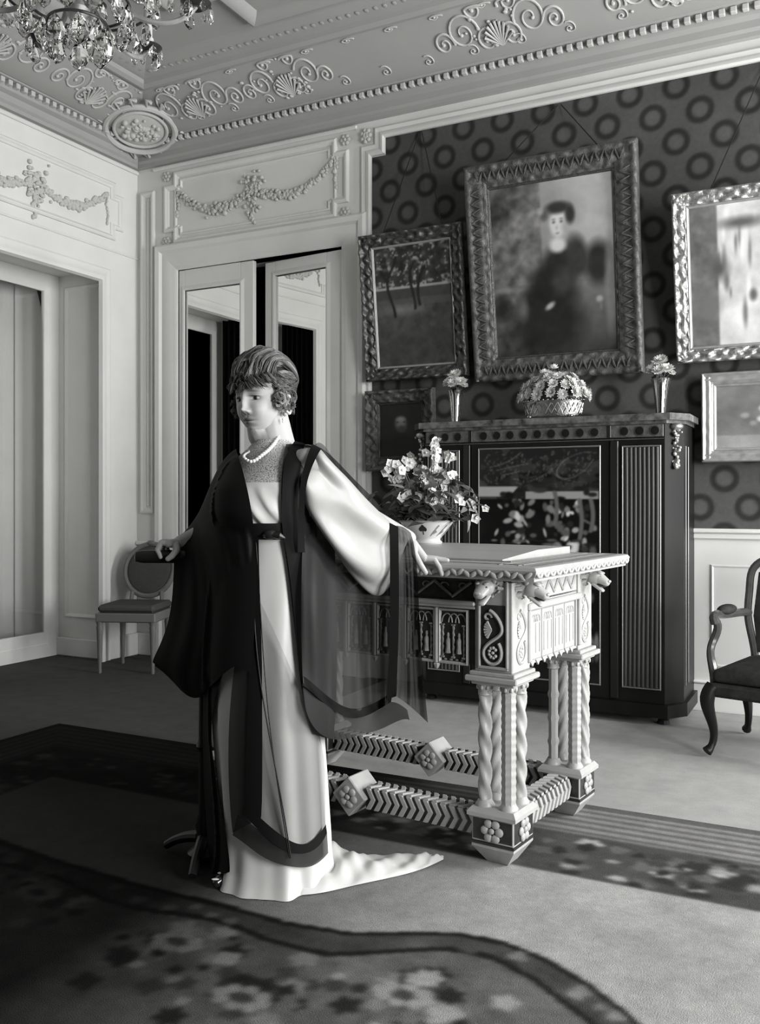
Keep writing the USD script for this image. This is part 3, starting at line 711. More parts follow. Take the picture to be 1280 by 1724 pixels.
for i, (sx_, sy_) in enumerate(((1, -1), (1, 1), (-1, 1), (-1, -1))):
    cx, cy = sx_ * .588, sy_ * .285
    cb = part('corner_block', bx(cx - .068, cx + .068, cy - .068, cy + .068, .645, .955, .003), 'ivory', TB)
    part('block_ground', [bx(cx - .045, cx + .045, cy + sy_ * .066, cy + sy_ * .0695, .665, .865)], 'ivory_dark', cb)
    part('block_border', [bx(cx - .055, cx - .046, cy + sy_ * .067, cy + sy_ * .075, .658, .95, .002), bx(cx + .046, cx + .055, cy + sy_ * .067, cy + sy_ * .075, .658, .95, .002), bx(cx - .055, cx + .055, cy + sy_ * .067, cy + sy_ * .075, .655, .665, .002)], 'ivory', cb)
    part('scroll_relief', moved(cat_m(scroll_relief(0, 0)), (cx, cy + sy_ * .071, .762)), 'ivory', cb)
    sr = cat_m(scroll_relief(0, 0)); sr.vertices = sr.vertices[:, [1, 0, 2]]
    part('scroll_relief', moved(sr, (cx + sx_ * .068, cy, .762)), 'ivory', cb)
    pl = [bx(cx - .082, cx + .082, cy - .082, cy + .082, .632, .646, .003), bx(cx - .094, cx + .094, cy - .094, cy + .094, .614, .633, .004), bx(cx - .078, cx + .078, cy - .078, cy + .078, .603, .615, .003)]
    part('plinth', pl, 'ivory', TB)
    for j, (dx, dy) in enumerate(((-1, -1), (1, -1), (1, 1), (-1, 1))):
        x, y = cx + dx * .043, cy + dy * .043
        far = sy_ > 0
        m = scale_col(.024, .205, .58, x, y) if (dx, dy) == (1, -1) else spiral_col(.0205 if not far else .022, .205, .58, x, y, 3 if not far else 5, (26 if j % 2 else -26) * (1 if not far else .6), .19)
        if far and (dx, dy) == (-1, -1): m = lathe([(.019, .205), (.019, .27), (.024, .285), (.019, .30), (.019, .36), (.024, .375), (.019, .39), (.019, .45), (.024, .465), (.019, .48), (.019, .58)], 8, x, y)
        cl = part('column', [m], 'ivory', TB)
        part('capital', [lathe([(.020, .562), (.024, .566), (.021, .572), (.023, .585), (.029, .602), (.03, .606), (0, .606)], 12, x, y)] + [blob((x + .025 * math.cos(a), y + .025 * math.sin(a), .592), (.006, .006, .009)) for a in np.arange(8) * .785], 'ivory', cl)
        part('column_base', lathe([(.032, .197), (.032, .205), (.027, .212), (.024, .218), (.021, .222)], 14, x, y), 'ivory', cl)
    S = .088
    ft = part('foot', [trimesh.convex.convex_hull(np.array([(cx + a * S * q, cy + b * S * q, zz) for a in (-1, 1) for b in (-1, 1) for q, zz in ((.86, .200), (1.0, .184), (1.0, .172))])),
                       bx(cx - S * .86, cx + S * .86, cy - S * .86, cy + S * .86, .088, .173, .003),
                       trimesh.convex.convex_hull(np.array([(cx + a * S * q, cy + b * S * q, zz) for a in (-1, 1) for b in (-1, 1) for q, zz in ((.86, .086), (.86, .07), (.42, .013))]))], 'ivory', TB, smooth=False)
    part('foot_ground', [bx(cx - S * .80, cx + S * .80, cy - S * .87, cy + S * .87, .096, .164), bx(cx - S * .87, cx + S * .87, cy - S * .80, cy + S * .80, .096, .164), bx(cx - S * .88, cx + S * .88, cy - S * .88, cy + S * .88, .080, .088)], 'ivory_dark', ft)
    for n_ in ((1, 0, 0), (-1, 0, 0), (0, 1, 0), (0, -1, 0)):
        n_ = np.array(n_, float); o = np.array((cx, cy, .130)) + n_ * S * .88; t_ = np.array((-n_[1], n_[0], 0))
        part('rosette', rosette(o, t_, np.array((0, 0, 1.0)), n_, .042), 'ivory', ft)
    for (o, d) in (((cx - sx_ * .01, cy + sy_ * .105, .925), (0, sy_)), ((cx + sx_ * .105, cy - sy_ * .0, .918), (sx_, 0))):
        h, mane, eyes = lion(np.array(o), d)
        lh = part('lion_head', h, 'ivory', TB, smooth=60); part('mane', mane, 'ivory', lh); part('eye_and_mouth', eyes, 'ivory_dark', lh)


def stretcher(a, b, n, parent=TB):
    """A bar of square section set on edge, with raised chevrons along both visible faces."""
    a, b = np.array(a, float), np.array(b, float); d = b - a; L = np.linalg.norm(d); d /= L; s = np.array([-d[1], d[0], 0]); u = np.array((0, 0, 1.0)); R = .046
    R = .037
    bar = basis(bx(0, L, -R, R, -R, R), a, d, s, u)
    st = part('stretcher', bar, 'ivory_dark', parent, smooth=False)
    pitch = L / n
    for k in range(n):
        c = a + d * pitch * (k + .05); o = []
        w_ = d * pitch * .60
        for nn, tt_ in ((s, u), (-s, u), (u, s)):       # both sides and the top: a raised arrow on each
            for sg in (1, -1):
                q0, q1 = c + nn * R + d * pitch * .62, c + nn * R + tt_ * sg * R; off = nn * .007
                o.append(trimesh.convex.convex_hull(np.array([q0, q1, q0 + w_, q1 + w_, q0 + off + d * .002, q1 + off + d * .002, q0 + w_ + off - d * .002, q1 + w_ + off - d * .002])))
        part('chevron', o, 'ivory', st, smooth=False)
    return st


S1 = .505
for y in (-.285, .285):
    for x0, x1 in ((-S1, -.062), (.062, S1)): stretcher((x0, y, .132), (x1, y, .132), 13)
    db = basis(bx(-.052, .052, -.062, .062, -.052, .052, .004), (0, y, .132), np.array((1, 0, 1)) / 2 ** .5, np.array((0, 1.0, 0)), np.array((-1, 0, 1)) / 2 ** .5)
    dbp = part('diamond_block', db, 'ivory', TB)
    for s in (-1, 1): part('rosette', rosette(np.array((0, y + s * .062, .132)), np.array((1.0, 0, 1)) / 2 ** .5, np.array((-1.0, 0, 1)) / 2 ** .5, np.array((0, s * 1.0, 0)), .042), 'ivory', dbp)
for x in (.588, -.588): stretcher((x, -.20, .132), (x, .20, .132), 11)

# ------------------------------------------------------------------ dark cabinet against the back wall
CX = -1.565
CB = thing('side_cabinet', 'dark wood side cabinet with marble top, lacquer centre door and pleated side panels', 'cabinet', (CX, 5.25, 0))
C = lambda x, y: (x - CX, y - 5.25)
fp = [(-.775 + .02, .245), (-.775, -.13), (-.695, -.25), (.695, -.25), (.775, -.13), (.775, .235), (-.775, .235)][1:]


def prism(poly, z0, z1):
    from shapely.geometry import Polygon
    m = trimesh.creation.extrude_polygon(Polygon(poly), z1 - z0, engine='earcut'); m.apply_translation([0, 0, z0]); return m


grow = lambda q: [(x * (1 + q / .775), y - (q if y < .2 else 0)) for x, y in fp]
part('body', prism(fp, .10, 1.62), 'black_wood', CB, smooth=20)
part('base', [prism(grow(.02), .05, .12)] + [lathe([(.02, .0075), (.035, .012), (.028, .03), (.038, .05)], 14, x, y) for x, y in ((-.68, -.2), (.68, -.2), (-.72, .2), (.72, .2))], 'black_wood', CB, smooth=20)
part('marble_top', [prism(grow(.012), 1.615, 1.635), prism(grow(.035), 1.632, 1.668)], 'marble', CB, smooth=20)
fz_ = part('frieze', bx(-.69, .69, -.262, -.25, 1.545, 1.612, .003), 'frame_dull', CB)
for k in range(17):
    x = -.645 + k * 1.29 / 16
    if k in (3, 13): part('frieze_divider', bx(x - .010, x + .010, -.268, -.26, 1.545, 1.612, .002), 'dark_wood', fz_); continue
    ring = tube([(x + .024 * math.cos(a), -.264, 1.578 + .024 * math.sin(a)) for a in np.linspace(0, 2 * np.pi, 19)], .0032, 5, False)
    rd = part('roundel', basis(lathe([(.022, 0), (.020, .005), (0, .006)], 14), (x, -.262, 1.578), np.array((1.0, 0, 0)), np.array((0, 0, 1.0)), np.array((0, -1.0, 0))), 'black_wood', fz_)
    part('roundel_ring', ring, 'pleat_wood', rd)
part('gilt_fillet', [bx(-.69, .69, -.257, -.25, 1.532, 1.538), bx(-.69, .69, -.257, -.25, 1.612, 1.616)], 'frame_wood', CB)
# lacquer door, painted in flat tones: dark boughs over a pale court scene
dn = (150, 270); U, VG = np.meshgrid(np.linspace(0, 1, dn[0]), np.linspace(0, 1, dn[1])); V = np.interp(VG, [0, .58, .80, 1], [0, .24, .64, 1]); rs = np.random.RandomState(8)
q = .20 + .05 * (fbm(U.shape, 10, 41) - .5)


def dab(q, u, v_, ru, rv, val, soft=.4, ang=0):
    du, dv = U - u, V - v_; c, s = math.cos(ang), math.sin(ang); d = np.hypot((du * c + dv * s) / ru, (-du * s + dv * c) / rv)
    w_ = np.clip((1 - d) / soft, 0, 1); return q * (1 - w_) + val * w_


def stroke(q, pts, wd, val):
    for (u, v_) in spline(np.array(pts, float), 60): q = dab(q, u, v_, wd, wd * .55, val, .6)
    return q


cv = fbm(U.shape, 7, 42); q = np.where((V > .55) & (cv > .35), .13, q)
q = np.where((V > .62) & (V < .70) & (np.abs(U - .1) < .16 + (V - .62)), .55, q); q = np.where((V > .60) & (V < .66) & (U > .40), .50, q)
for k in range(60): q = dab(q, rs.uniform(.2, 1), rs.normal(.76, .07), rs.uniform(.03, .08), rs.uniform(.015, .04), rs.uniform(.08, .2))
for pts in (((.98, .95), (.72, .90), (.60, .82), (.42, .74)), ((.75, .92), (.66, .80), (.80, .74)), ((.1, .86), (.25, .9), (.36, .97)), ((.15, .83), (.3, .86), (.42, .88)), ((.2, .79), (.35, .82)), ((.62, .84), (.7, .76), (.85, .80), (.95, .90))): q = stroke(q, pts, .007, .36)
for k in range(170): q = dab(q, rs.uniform(.05, .95), rs.uniform(.70, .98), .015, .005, rs.uniform(.2, .4), .5, rs.uniform(0, 3))
q = np.where(V < .60, .07 + .03 * (cv - .5), q)
for k in range(130):
    u = rs.choice([.3, .38, .62, .7, .86]) + rs.normal(0, .055); v_ = rs.uniform(.05, .59)
    q = dab(q, u, v_, rs.uniform(.02, .055), rs.uniform(.012, .035), rs.choice([.30, .42, .55, .72, .15]), .4, rs.uniform(0, 3))
for u, v0, v1 in ((.64, .40, .66), (.84, .28, .60), (.93, .35, .6)): q = stroke(q, ((u, v0), (u + .02, (v0 + v1) / 2), (u, v1)), .022, .33)
for k in range(60): q = dab(q, rs.uniform(.02, .98), rs.uniform(.0, .28), rs.uniform(.03, .09), rs.uniform(.008, .02), rs.choice([.12, .3, .42, .2]), .5)
q = gaussian_filter(q, .7)
door = part('lacquer_door', [bx(-.40, .40, -.256, -.25, .13, 1.53)], 'black_wood', CB)
part('lacquer_picture', T(np.stack([(U - .5) * .70, np.full_like(U, -.2585), .20 + VG * 1.30], -1).reshape(-1, 3), grid_faces(dn[1], dn[0])), 'lacquer', door, tone=lin(np.clip(q * 1.12, 0, 1)))
part('door_border', on_back(moulding(rect(-.357, .357, .193, 1.507), [(0, 0), (0, .006), (.003, .008), (.008, .006), (.009, 0)]), -.256), 'gilt_line', door)
for s in (-1, 1):
    pp = part('pleated_panel', [bx(s * .575 - .103, s * .575 + .103, -.256, -.25, .195, 1.50)], 'black_wood', CB)
    n = 150; u = np.linspace(-.092, .092, n); rr = np.abs(np.sin((u + .092) / .184 * np.pi * 8)) ** .6 * .012; vz = np.linspace(.205, 1.49, 40)
    UU, ZZ = np.meshgrid(u, vz); wob = .0035 * np.sin(ZZ * 3.1 + s)
    yy = -.256 - np.abs(np.sin((UU + wob + .092) / .184 * np.pi * 8)) ** .6 * .012
    part('pleats', T(np.stack([s * .575 + UU, yy, ZZ], -1).reshape(-1, 3), grid_faces(40, n)), 'pleat_wood', pp, smooth=True)
    part('panel_border', on_back(moulding(rect(s * .575 - .103, s * .575 + .103, .195, 1.50), [(0, 0), (0, .007), (.003, .009), (.008, .007), (.009, 0)]), -.256), 'gilt_line', pp)
    part('stile', bx(s * .43 - .022, s * .43 + .022, -.262, -.25, .13, 1.53, .004), 'dark_wood', CB)
    # canted corner with a gilt drop mount, fluted side
    o = np.array((s * .735, -.19, 0)); nrm = np.array((s * .12, -.08, 0)); nrm /= np.linalg.norm(nrm)
    mt = []; rs = np.random.RandomState(9)
    for k in range(34):
        zz = 1.59 - .21 * rs.uniform(0, 1); mt.append(blob(o + nrm * .012 + np.array((rs.normal(0, .012), rs.normal(0, .008), zz)), (rs.uniform(.007, .013),) * 3))
    mt += [lathe([(0, 0), (.014, .006), (.02, .03), (.008, .05), (0, .05)], 8, *(o + nrm * .012)[:2], 1.37), blob((*(o + nrm * .014)[:2], 1.60), (.035, .03, .02), 2)]
    part('gilt_mount', mt, 'gilt_bright', CB)
    side = [bx(s * .775, s * .779, y0, y0 + .016, .2, 1.50, .001) for y0 in (-.09, .0)]
    part('side_fillet', side, 'gilt_line', CB)

# ------------------------------------------------------------------ pictures
def painting(name, label, x, z, w_, h_, lean, fw, q, fmat, inner, depth=.06, carve=.012, seed=0, y=5.44, zig=False):
    p = thing(name, label, 'painting', (x, y, z), 0, tilt=lean)
    # frame members with carved relief: a fine grid swept round the picture
    prof = np.array([(0, 0), (0, .6), (.08, .85), (.2, .95), (.3, .7), (.45, .55), (.6, .72), (.75, .6), (.85, .42), (.93, .5), (1, .3), (1, .12)]) * (fw, depth)
    poly = rect(-w_ / 2, w_ / 2, 0, h_); pts = []
    for i in range(4):
        a, b = np.array(poly[i]), np.array(poly[(i + 1) % 4]); n = int(np.linalg.norm(b - a) / .009); pts += [a + (b - a) * k / n for k in range(n)]
    P_, M_ = np.array(pts), mitre(pts); s = np.arange(len(pts)) * .009; rs = np.random.RandomState(seed)
    v = np.concatenate([P_[:, None] + prof[None, :, :1] * M_[:, None], np.broadcast_to(prof[None, :, 1:], (len(P_), len(prof), 1))], -1)
    rel = gaussian_filter(rs.randn(len(P_), len(prof)), (1.1, .7), mode='wrap'); rel = rel / rel.std() * .45 + (.8 * np.sin(s * 2 * np.pi / .075)[:, None] * np.cos(np.arange(len(prof)) * 1.1)[None])
    msk = np.ones(len(prof)); msk[[0, 1, -1, -2]] = 0; v[:, :, 2] += rel * carve * msk
    fr_ = part('frame', on_back(T(v.reshape(-1, 3), grid_faces(len(P_), len(prof), cu=True)), 0), fmat, p, smooth=True)
    if zig:
        zz = []
        for (a, b, nrm_) in ((( -w_ / 2 + fw * .5, fw * .5), (w_ / 2 - fw * .5, fw * .5), 1), ((-w_ / 2 + fw * .5, h_ - fw * .5), (w_ / 2 - fw * .5, h_ - fw * .5), 1), ((-w_ / 2 + fw * .5, fw), (-w_ / 2 + fw * .5, h_ - fw), 0), ((w_ / 2 - fw * .5, fw), (w_ / 2 - fw * .5, h_ - fw), 0)):
            n = int(np.hypot(b[0] - a[0], b[1] - a[1]) / .028)
            for k in range(n):
                cx, cz = a[0] + (b[0] - a[0]) * (k + .5) / n, a[1] + (b[1] - a[1]) * (k + .5) / n; sg = 1 if k % 2 else -1
                e = np.array((.012 * sg, -.0, .03)) if nrm_ else np.array((.03, 0, .012 * sg))
                zz.append(tube([np.array((cx, -depth * .72, cz)) - e, np.array((cx, -depth * .80, cz)), np.array((cx, -depth * .72, cz)) + e], [.003, .006, .003], 5))
        part('leaf_carving', zz, fmat, fr_)
    part('inner_moulding', on_back(moulding(rect(-w_ / 2 + fw * .98, w_ / 2 - fw * .98, fw * .98, h_ - fw * .98), [(0, depth * .3), (.004, depth * .36), (.012, depth * .28), (.016, depth * .12)]), 0), inner, p)
    ny, nx_ = q.shape; uu, vv = np.meshgrid(np.linspace(-.5, .5, nx_), np.linspace(0, 1, ny))
    part('canvas', T(np.stack([uu * (w_ - 2 * fw), np.full_like(uu, -depth * .14), fw + vv * (h_ - 2 * fw)], -1).reshape(-1, 3), grid_faces(ny, nx_)), 'canvas', p, tone=lin(q))
    part('backing', bx(-w_ / 2 + .004, w_ / 2 - .004, -.002, .012, .004, h_ - .004), 'black_wood', p)
    if z + h_ > 2.5:
        a = math.radians(lean); ztop, yo = z + h_ * math.cos(a), y - h_ * math.sin(a)
        part('hanging_cord', [tube([(x + s_ * w_ * .3, yo + .02, ztop - .02), (x + s_ * .01, YB - .02, 3.63)], .0035, 5) for s_ in (-1, 1)], 'cord', p, world=True)
    return p


def canvas(n, seed, base):
    global U, V
    U, V = np.meshgrid(np.linspace(0, 1, n[0]), np.linspace(0, 1, n[1])); return np.full(U.shape, base) + 0.0


rs = np.random.RandomState(51)
q = canvas((110, 150), 1, .30); c1, c2 = fbm(U.shape, 9, 61), fbm(U.shape, 3, 62)
q = np.where(V < .5, .27 + .10 * (c1 - .5) + .05 * (c2 - .5), q); q = np.where((V > .62) & (V < .72), .60, q); q = np.where((V >= .56) & (V <= .64), .25, q)
q = dab(q, .35, .47, .4, .06, .42, .9); q = np.where(V > .66, np.where(c2 > .58, .55, .20 + .06 * (c1 - .5)), q)
for k in range(120): q = dab(q, rs.uniform(0, 1), rs.uniform(.70, 1), rs.uniform(.03, .07), rs.uniform(.02, .04), rs.choice([.14, .18, .22, .30]), .6)
for k in range(50): q = dab(q, rs.uniform(0, 1), rs.uniform(.7, .97), .014, .010, rs.uniform(.45, .68), .5)
for pts in (((.26, .42), (.22, .55), (.18, .70), (.24, .80), (.30, .9)), ((.18, .70), (.10, .8)), ((.52, .47), (.50, .6), (.47, .72), (.54, .85)), ((.58, .5), (.57, .66), (.66, .8))): q = stroke(q, pts, .022, .13)
q = dab(q, .5, .2, .8, .22, .24, 1); q += .05 * (c2 - .5)
painting('orchard_painting', 'dark-framed painting of orchard trees in a meadow, left of the portrait', -2.515, 2.0, .73, .955, 7.2, .082, gaussian_filter(q, .6), 'frame_wood', 'gilt_plain', seed=1)

q = canvas((130, 180), 2, .35); c1, c2 = fbm(U.shape, 14, 71), fbm(U.shape, 4, 72)
q = .52 + .30 * np.clip((U - .3) * 1.2, -.3, .6) * np.clip(V * 1.6 - .5, 0, 1) + .10 * (c1 - .5)
q = np.where(U < .42, q - .12 + .22 * (c2 - .5), q); q = np.where(V < .42, q * np.clip(.45 + V, 0, 1), q)
q = dab(q, .86, .50, .14, .16, .18, .5); q = dab(q, .95, .35, .06, .34, .5, .6)                        # chair back
q = dab(q, .57, .52, .20, .14, .17, .5); q = dab(q, .50, .40, .26, .16, .14, .5, -.3); q = dab(q, .46, .18, .36, .24, .15, .5)   # dark gown
q = dab(q, .70, .55, .11, .16, .21, .5, .3); q = dab(q, .58, .42, .12, .10, .24, .6, .5); q = dab(q, .36, .33, .18, .09, .13, .6)
q = dab(q, .55, .625, .085, .055, .80, .5); q = dab(q, .56, .745, .082, .092, .80, .35); q = dab(q, .615, .72, .045, .08, .62, .9)   # neck, face
q = dab(q, .56, .835, .125, .045, .20, .5); q = dab(q, .655, .79, .05, .07, .20, .5); q = dab(q, .45, .80, .045, .045, .34, .6); q = dab(q, .42, .825, .04, .03, .6, .7)   # hair
for u in (.525, .585): q = dab(q, u, .755, .017, .008, .22, .6); q = dab(q, u, .772, .022, .005, .30, .7)
q = dab(q, .548, .722, .010, .018, .66, .7); q = dab(q, .552, .692, .022, .006, .36, .6); q = dab(q, .47, .285, .055, .024, .66, .6, .4); q = dab(q, .86, .30, .034, .024, .62, .5); q = dab(q, .87, .26, .014, .035, .45, .6)
q = dab(q, .10, .40, .12, .03, .48, .6); q = dab(q, .25, .28, .06, .10, .36, .8); q = dab(q, .08, .3, .1, .1, .14, .8)
q = q + .05 * (c2 - .5)
painting('portrait_painting', 'large portrait of a seated woman in a dark gown, above the cabinet', -1.58, 1.95, 1.045, 1.31, 8.7, .140, gaussian_filter(q, .8), 'frame_dull', 'frame_wood', seed=2, carve=.006, zig=True)

q = canvas((130, 130), 3, .7); c1, c2 = fbm(U.shape, 12, 81), fbm(U.shape, 3.5, 82)
q = .80 + .16 * (c1 - .5) + .12 * (c2 - .5); q = np.where(U < .20, .42 + .2 * (c2 - .5), q); rs = np.random.RandomState(83)
for k in range(46): q = dab(q, rs.uniform(.15, .95), rs.uniform(.1, .95), rs.uniform(.01, .03), rs.uniform(.05, .16), rs.choice([.45, .55, .82, .86, .9]), .7)
q = dab(q, .2, .55, .10, .12, .33, .8); q = dab(q, .12, .3, .12, .2, .42, .8); q = dab(q, .35, .85, .22, .06, .36, .8); q = dab(q, .42, .35, .035, .06, .38, .6)
painting('pale_painting', 'bright pale painting in a glittering carved gilt frame, upper right of the wall', -.40, 1.99, .95, .93, 12.0, .075, gaussian_filter(q, .7), 'gilt_bright', 'gilt_plain', seed=3, carve=.012)

q = canvas((90, 70), 4, .42); c1, c2 = fbm(U.shape, 9, 91), fbm(U.shape, 3, 92); q = .45 + .12 * (c1 - .5) + .06 * (c2 - .5); q = np.where(V < .22, q + .10, q)
for u, v_, r_, vl in ((.42, .62, .055, .84), (.50, .50, .07, .86), (.40, .46, .05, .8), (.56, .60, .05, .78), (.46, .36, .05, .74), (.26, .52, .05, .58), (.62, .45, .05, .7), (.33, .40, .04, .55)): q = dab(q, u, v_, r_, r_ * 1.2, vl, .6)
painting('rose_painting', 'small still life of pale roses in a plain frame beside the cabinet', -.365, 1.42, .75, .50, 2.0, .065, gaussian_filter(q, .6), 'gilt_plain', 'gilt_plain', seed=4, carve=.0015)

q = canvas((70, 90), 5, .12); c1 = fbm(U.shape, 8, 95); q = .13 + .05 * (c1 - .5); q = dab(q, .5, .62, .17, .17, .45, .6); q = dab(q, .52, .52, .14, .09, .24, .6); q = dab(q, .5, .70, .14, .06, .52, .7)
for u in (.43, .57): q = dab(q, u, .645, .03, .014, .15, .6)
q = dab(q, .5, .2, .4, .25, .10, .5)
painting('small_portrait', 'small dark portrait of a bearded man behind the flowering plant', -2.63, 1.40, .50, .535, 2.5, .085, gaussian_filter(q, .6), 'frame_dull', 'frame_wood', seed=5)

# ------------------------------------------------------------------ flowers on the cabinet
BL = [flower(.034, 17, 4, .55, 1, .85), flower(.031, 11, 4, .8, 2, .9), flower(.030, 15, 3, .45, 3, .85)]


def put(m, o, nrm, s=1.0, spin=0):
    a, b, n = frame_of(nrm); m = moved(m, rz=spin, s=s); return basis(m, o, a, b, n)


jd = thing('silver_jardiniere', 'oval pierced silver jardiniere with a beaded rim on the cabinet', 'planter', (-1.499, 5.08, 1.668))
part('body', lathe([(.140, .0), (.150, .006), (.150, .014), (.157, .02), (.170, .085), (.176, .100), (.170, .100), (.150, .03), (0, .025)], 48, sy=.62), 'silver_dull', jd, smooth=60)
for a, b in ((-1, -1), (1, -1), (1, 1), (-1, 1)): part('foot', blob((.12 * a, .07 * b, .0105), (.016, .016, .010)), 'silver', jd)
lat = []
for k in range(30):
    a = 2 * math.pi * k / 30
    for d in (1, -1): lat.append(tube([((.159 + .012 * t_) * math.cos(a + d * .2 * t_), .62 * (.159 + .012 * t_) * math.sin(a + d * .2 * t_), .026 + .058 * t_) for t_ in np.linspace(0, 1, 5)], .0028, 4))
part('lattice', lat, 'silver', jd)
for k in range(40):
    a = 2 * math.pi * k / 40; part('bead', blob((.176 * math.cos(a), .109 * math.sin(a), .102), (.0058,) * 3), 'silver', jd)
bq = thing('chrysanthemum_bouquet', 'domed bunch of white chrysanthemums in the silver jardiniere', 'flowers', (-1.499, 5.08, 1.668 + .10))
rs = np.random.RandomState(17)
lv = leaf_mesh(.07, .035)
for k in range(46):
    a = rs.uniform(0, 6.28); part('leaf', put(lv, (.10 * math.cos(a), .06 * math.sin(a), rs.uniform(0, .04)), (math.cos(a) * .5, math.sin(a) * .5, 1), rs.uniform(.8, 1.3), rs.uniform(0, 360)), 'leaf', bq)
k = 0
for row, n, ez, er in ((0, 17, .035, 1.0), (1, 15, .085, .88), (2, 11, .125, .62), (3, 6, .155, .32), (4, 1, .18, 0)):
    for j in range(n):
        a = 2 * math.pi * (j + .5 * (row % 2)) / n + rs.uniform(-.1, .1); o = np.array((.195 * er * math.cos(a), .115 * er * math.sin(a), ez + rs.uniform(-.012, .012)))
        part('bloom', put(BL[k % 3], o, (math.cos(a) * er * 1.2, math.sin(a) * er * 1.2, .25 + row * .25), rs.uniform(1.0, 1.3), rs.uniform(0, 360)), 'petal' if rs.rand() < .8 else 'petal_dull', bq, smooth=False); k += 1
part('foliage', [blob((0, 0, .03), (.15, .09, .09), 2)], 'leaf', bq)


def vase(x, y, label, blabel, seed):
    v = thing('silver_vase', label, 'vase', (x, y, 1.668), group=None)
    n, zz = 24, np.array([0, .004, .010, .014, .03, .08, .14, .18, .20]); rr = np.array([.034, .036, .030, .024, .025, .030, .036, .042, .050])
    part('body', lathe(list(zip(rr, zz)) + [(.047, .199), (.032, .14), (0, .10)], n), 'silver', v, smooth=50)
    part('rib', [tube([(r * 1.02 * math.cos(a), r * 1.02 * math.sin(a), z) for r, z in zip(rr[3:], zz[3:])], .0022, 5) for a in np.arange(10) * .628], 'silver', v)
    b = thing('flower_posy', blabel, 'flowers', (x, y, 1.668 + .2)); rs = np.random.RandomState(seed)
    for k, (dx, dy, dz, s) in enumerate(((0, -.01, .095, 1.1), (-.035, -.02, .045, 1.1), (.035, -.02, .05, 1.1), (-.06, .01, .06, .85), (.0, -.045, .035, 1.0), (.055, .0, .03, .7), (.02, .03, .06, 1.0), (-.02, .03, .07, .9))):
        part('bloom', put(BL[k % 3], (dx, dy, dz), (dx * 6, dy * 6 - .4, .5), s * 1.3, rs.uniform(0, 360)), 'petal', b, smooth=False)
        part('stem', tube([(dx * .1, dy * .1, -.06), (dx * .4, dy * .4, .0), (dx, dy, dz)], .002, 4), 'leaf', b)
    for k in range(16):
        a = rs.uniform(0, 6.28); part('leaf', put(lv, (.022 * math.cos(a), .022 * math.sin(a), rs.uniform(.0, .03)), (math.cos(a), math.sin(a), .8), rs.uniform(.5, .9), rs.uniform(0, 360)), 'leaf', b)


vase(-2.115, 5.12, 'slim ribbed silver vase at the left end of the cabinet top', 'small white posy in the vase at the left end of the cabinet', 1)
vase(-.912, 5.12, 'slim ribbed silver vase at the right end of the cabinet top', 'small white posy in the vase at the right end of the cabinet', 2)

# ------------------------------------------------------------------ flowering plant in a painted bowl, on the table
BO = np.array((-1.566, 3.475, 1.026))
bw = thing('porcelain_bowl', 'white porcelain bowl painted with a dark spade, on the carved table', 'bowl', BO)
part('body', lathe([(.062, 0), (.066, .006), (.056, .016), (.058, .024), (.082, .052), (.110, .088), (.116, .096), (.112, .098), (.08, .06), (0, .05)], 40), 'porcelain', bw, smooth=60)
from shapely.geometry import Polygon
t_ = np.linspace(0, 2 * np.pi, 60)
sp_ = [(0, .022), (.007, .014), (.015, .006), (.016, -.002), (.010, -.007), (.003, -.003), (.0016, -.010), (.0022, -.020), (-.0022, -.020), (-.0016, -.010), (-.003, -.003), (-.010, -.007), (-.016, -.002), (-.015, .006), (-.007, .014)]


def on_bowl(poly, az, zc):
    m = trimesh.creation.extrude_polygon(Polygon(poly), .001, engine='earcut'); m = m.subdivide().subdivide(); v = m.vertices.copy(); zz = zc + v[:, 1]
    r = np.interp(zz, [.024, .052, .088], [.058, .082, .110]) + .0008 + v[:, 2]; a = az + v[:, 0] / .09
    m.vertices = np.stack([r * np.cos(a), r * np.sin(a), zz], 1); return m


az = math.atan2(-BO[1], -BO[0])
part('painted_spade', [on_bowl(sp_, az - .18, .060)], 'ink', bw)
st_ = []
for k in range(12):
    a0 = az - .1 + .30 + k * .42; st_ += [on_bowl([(0, -.025), (.004, -.024), (.030, .018), (.026, .022)], a0, .058), on_bowl([(.012, -.02), (.03, -.01), (.02, .0)], a0, .06)]
part('painted_sprigs', st_, 'relief_mid', bw)
part('rim_line', tube([(.1165 * math.cos(a), .1165 * math.sin(a), .094) for a in t_], .0015, 5, False), 'relief_mid', bw)
pt = thing('flowering_plant', 'leafy pot plant with white blossoms growing from the porcelain bowl', 'plant', BO + (0, 0, .07))
part('soil', lathe([(0, .012), (.098, .010), (.09, .0), (0, 0)], 24), 'leaf', pt)
rs = np.random.RandomState(23); R_ = np.array((.8894, .4572, 0)); Fw = np.array((-.4572, .8894, 0)); UPV = np.array((0, 0, 1.0))
five = flower(.019, 5, 1, .35, 4, .62)
lv2 = leaf_mesh(.085, .030, .35)
for k in range(250):
    a, e = rs.uniform(0, 6.28), rs.uniform(.14, 1.3); L = rs.uniform(.06, .235)
    d = np.array((math.cos(a) * math.cos(e) * 1.15, math.sin(a) * math.cos(e), math.sin(e))); o = d * L + (0, 0, .015)
    nn = d * .4 + UPV * .6 + rs.normal(0, .3, 3)
    part('leaf', put(lv2, o, nn, rs.uniform(.7, 1.15), math.degrees(a) + rs.uniform(-60, 60)), 'leaf' if rs.rand() < .62 else 'leaf_pale', pt)
for k in range(60):
    a, e = rs.uniform(0, 6.28), rs.uniform(.3, 1.3); L = rs.uniform(.12, .26); d = np.array((math.cos(a) * math.cos(e), math.sin(a) * math.cos(e), math.sin(e)))
    if k < 34: part('stem', tube([d * .02, d * L * .5 + (0, 0, .02), d * L], .0018, 4), 'leaf', pt)
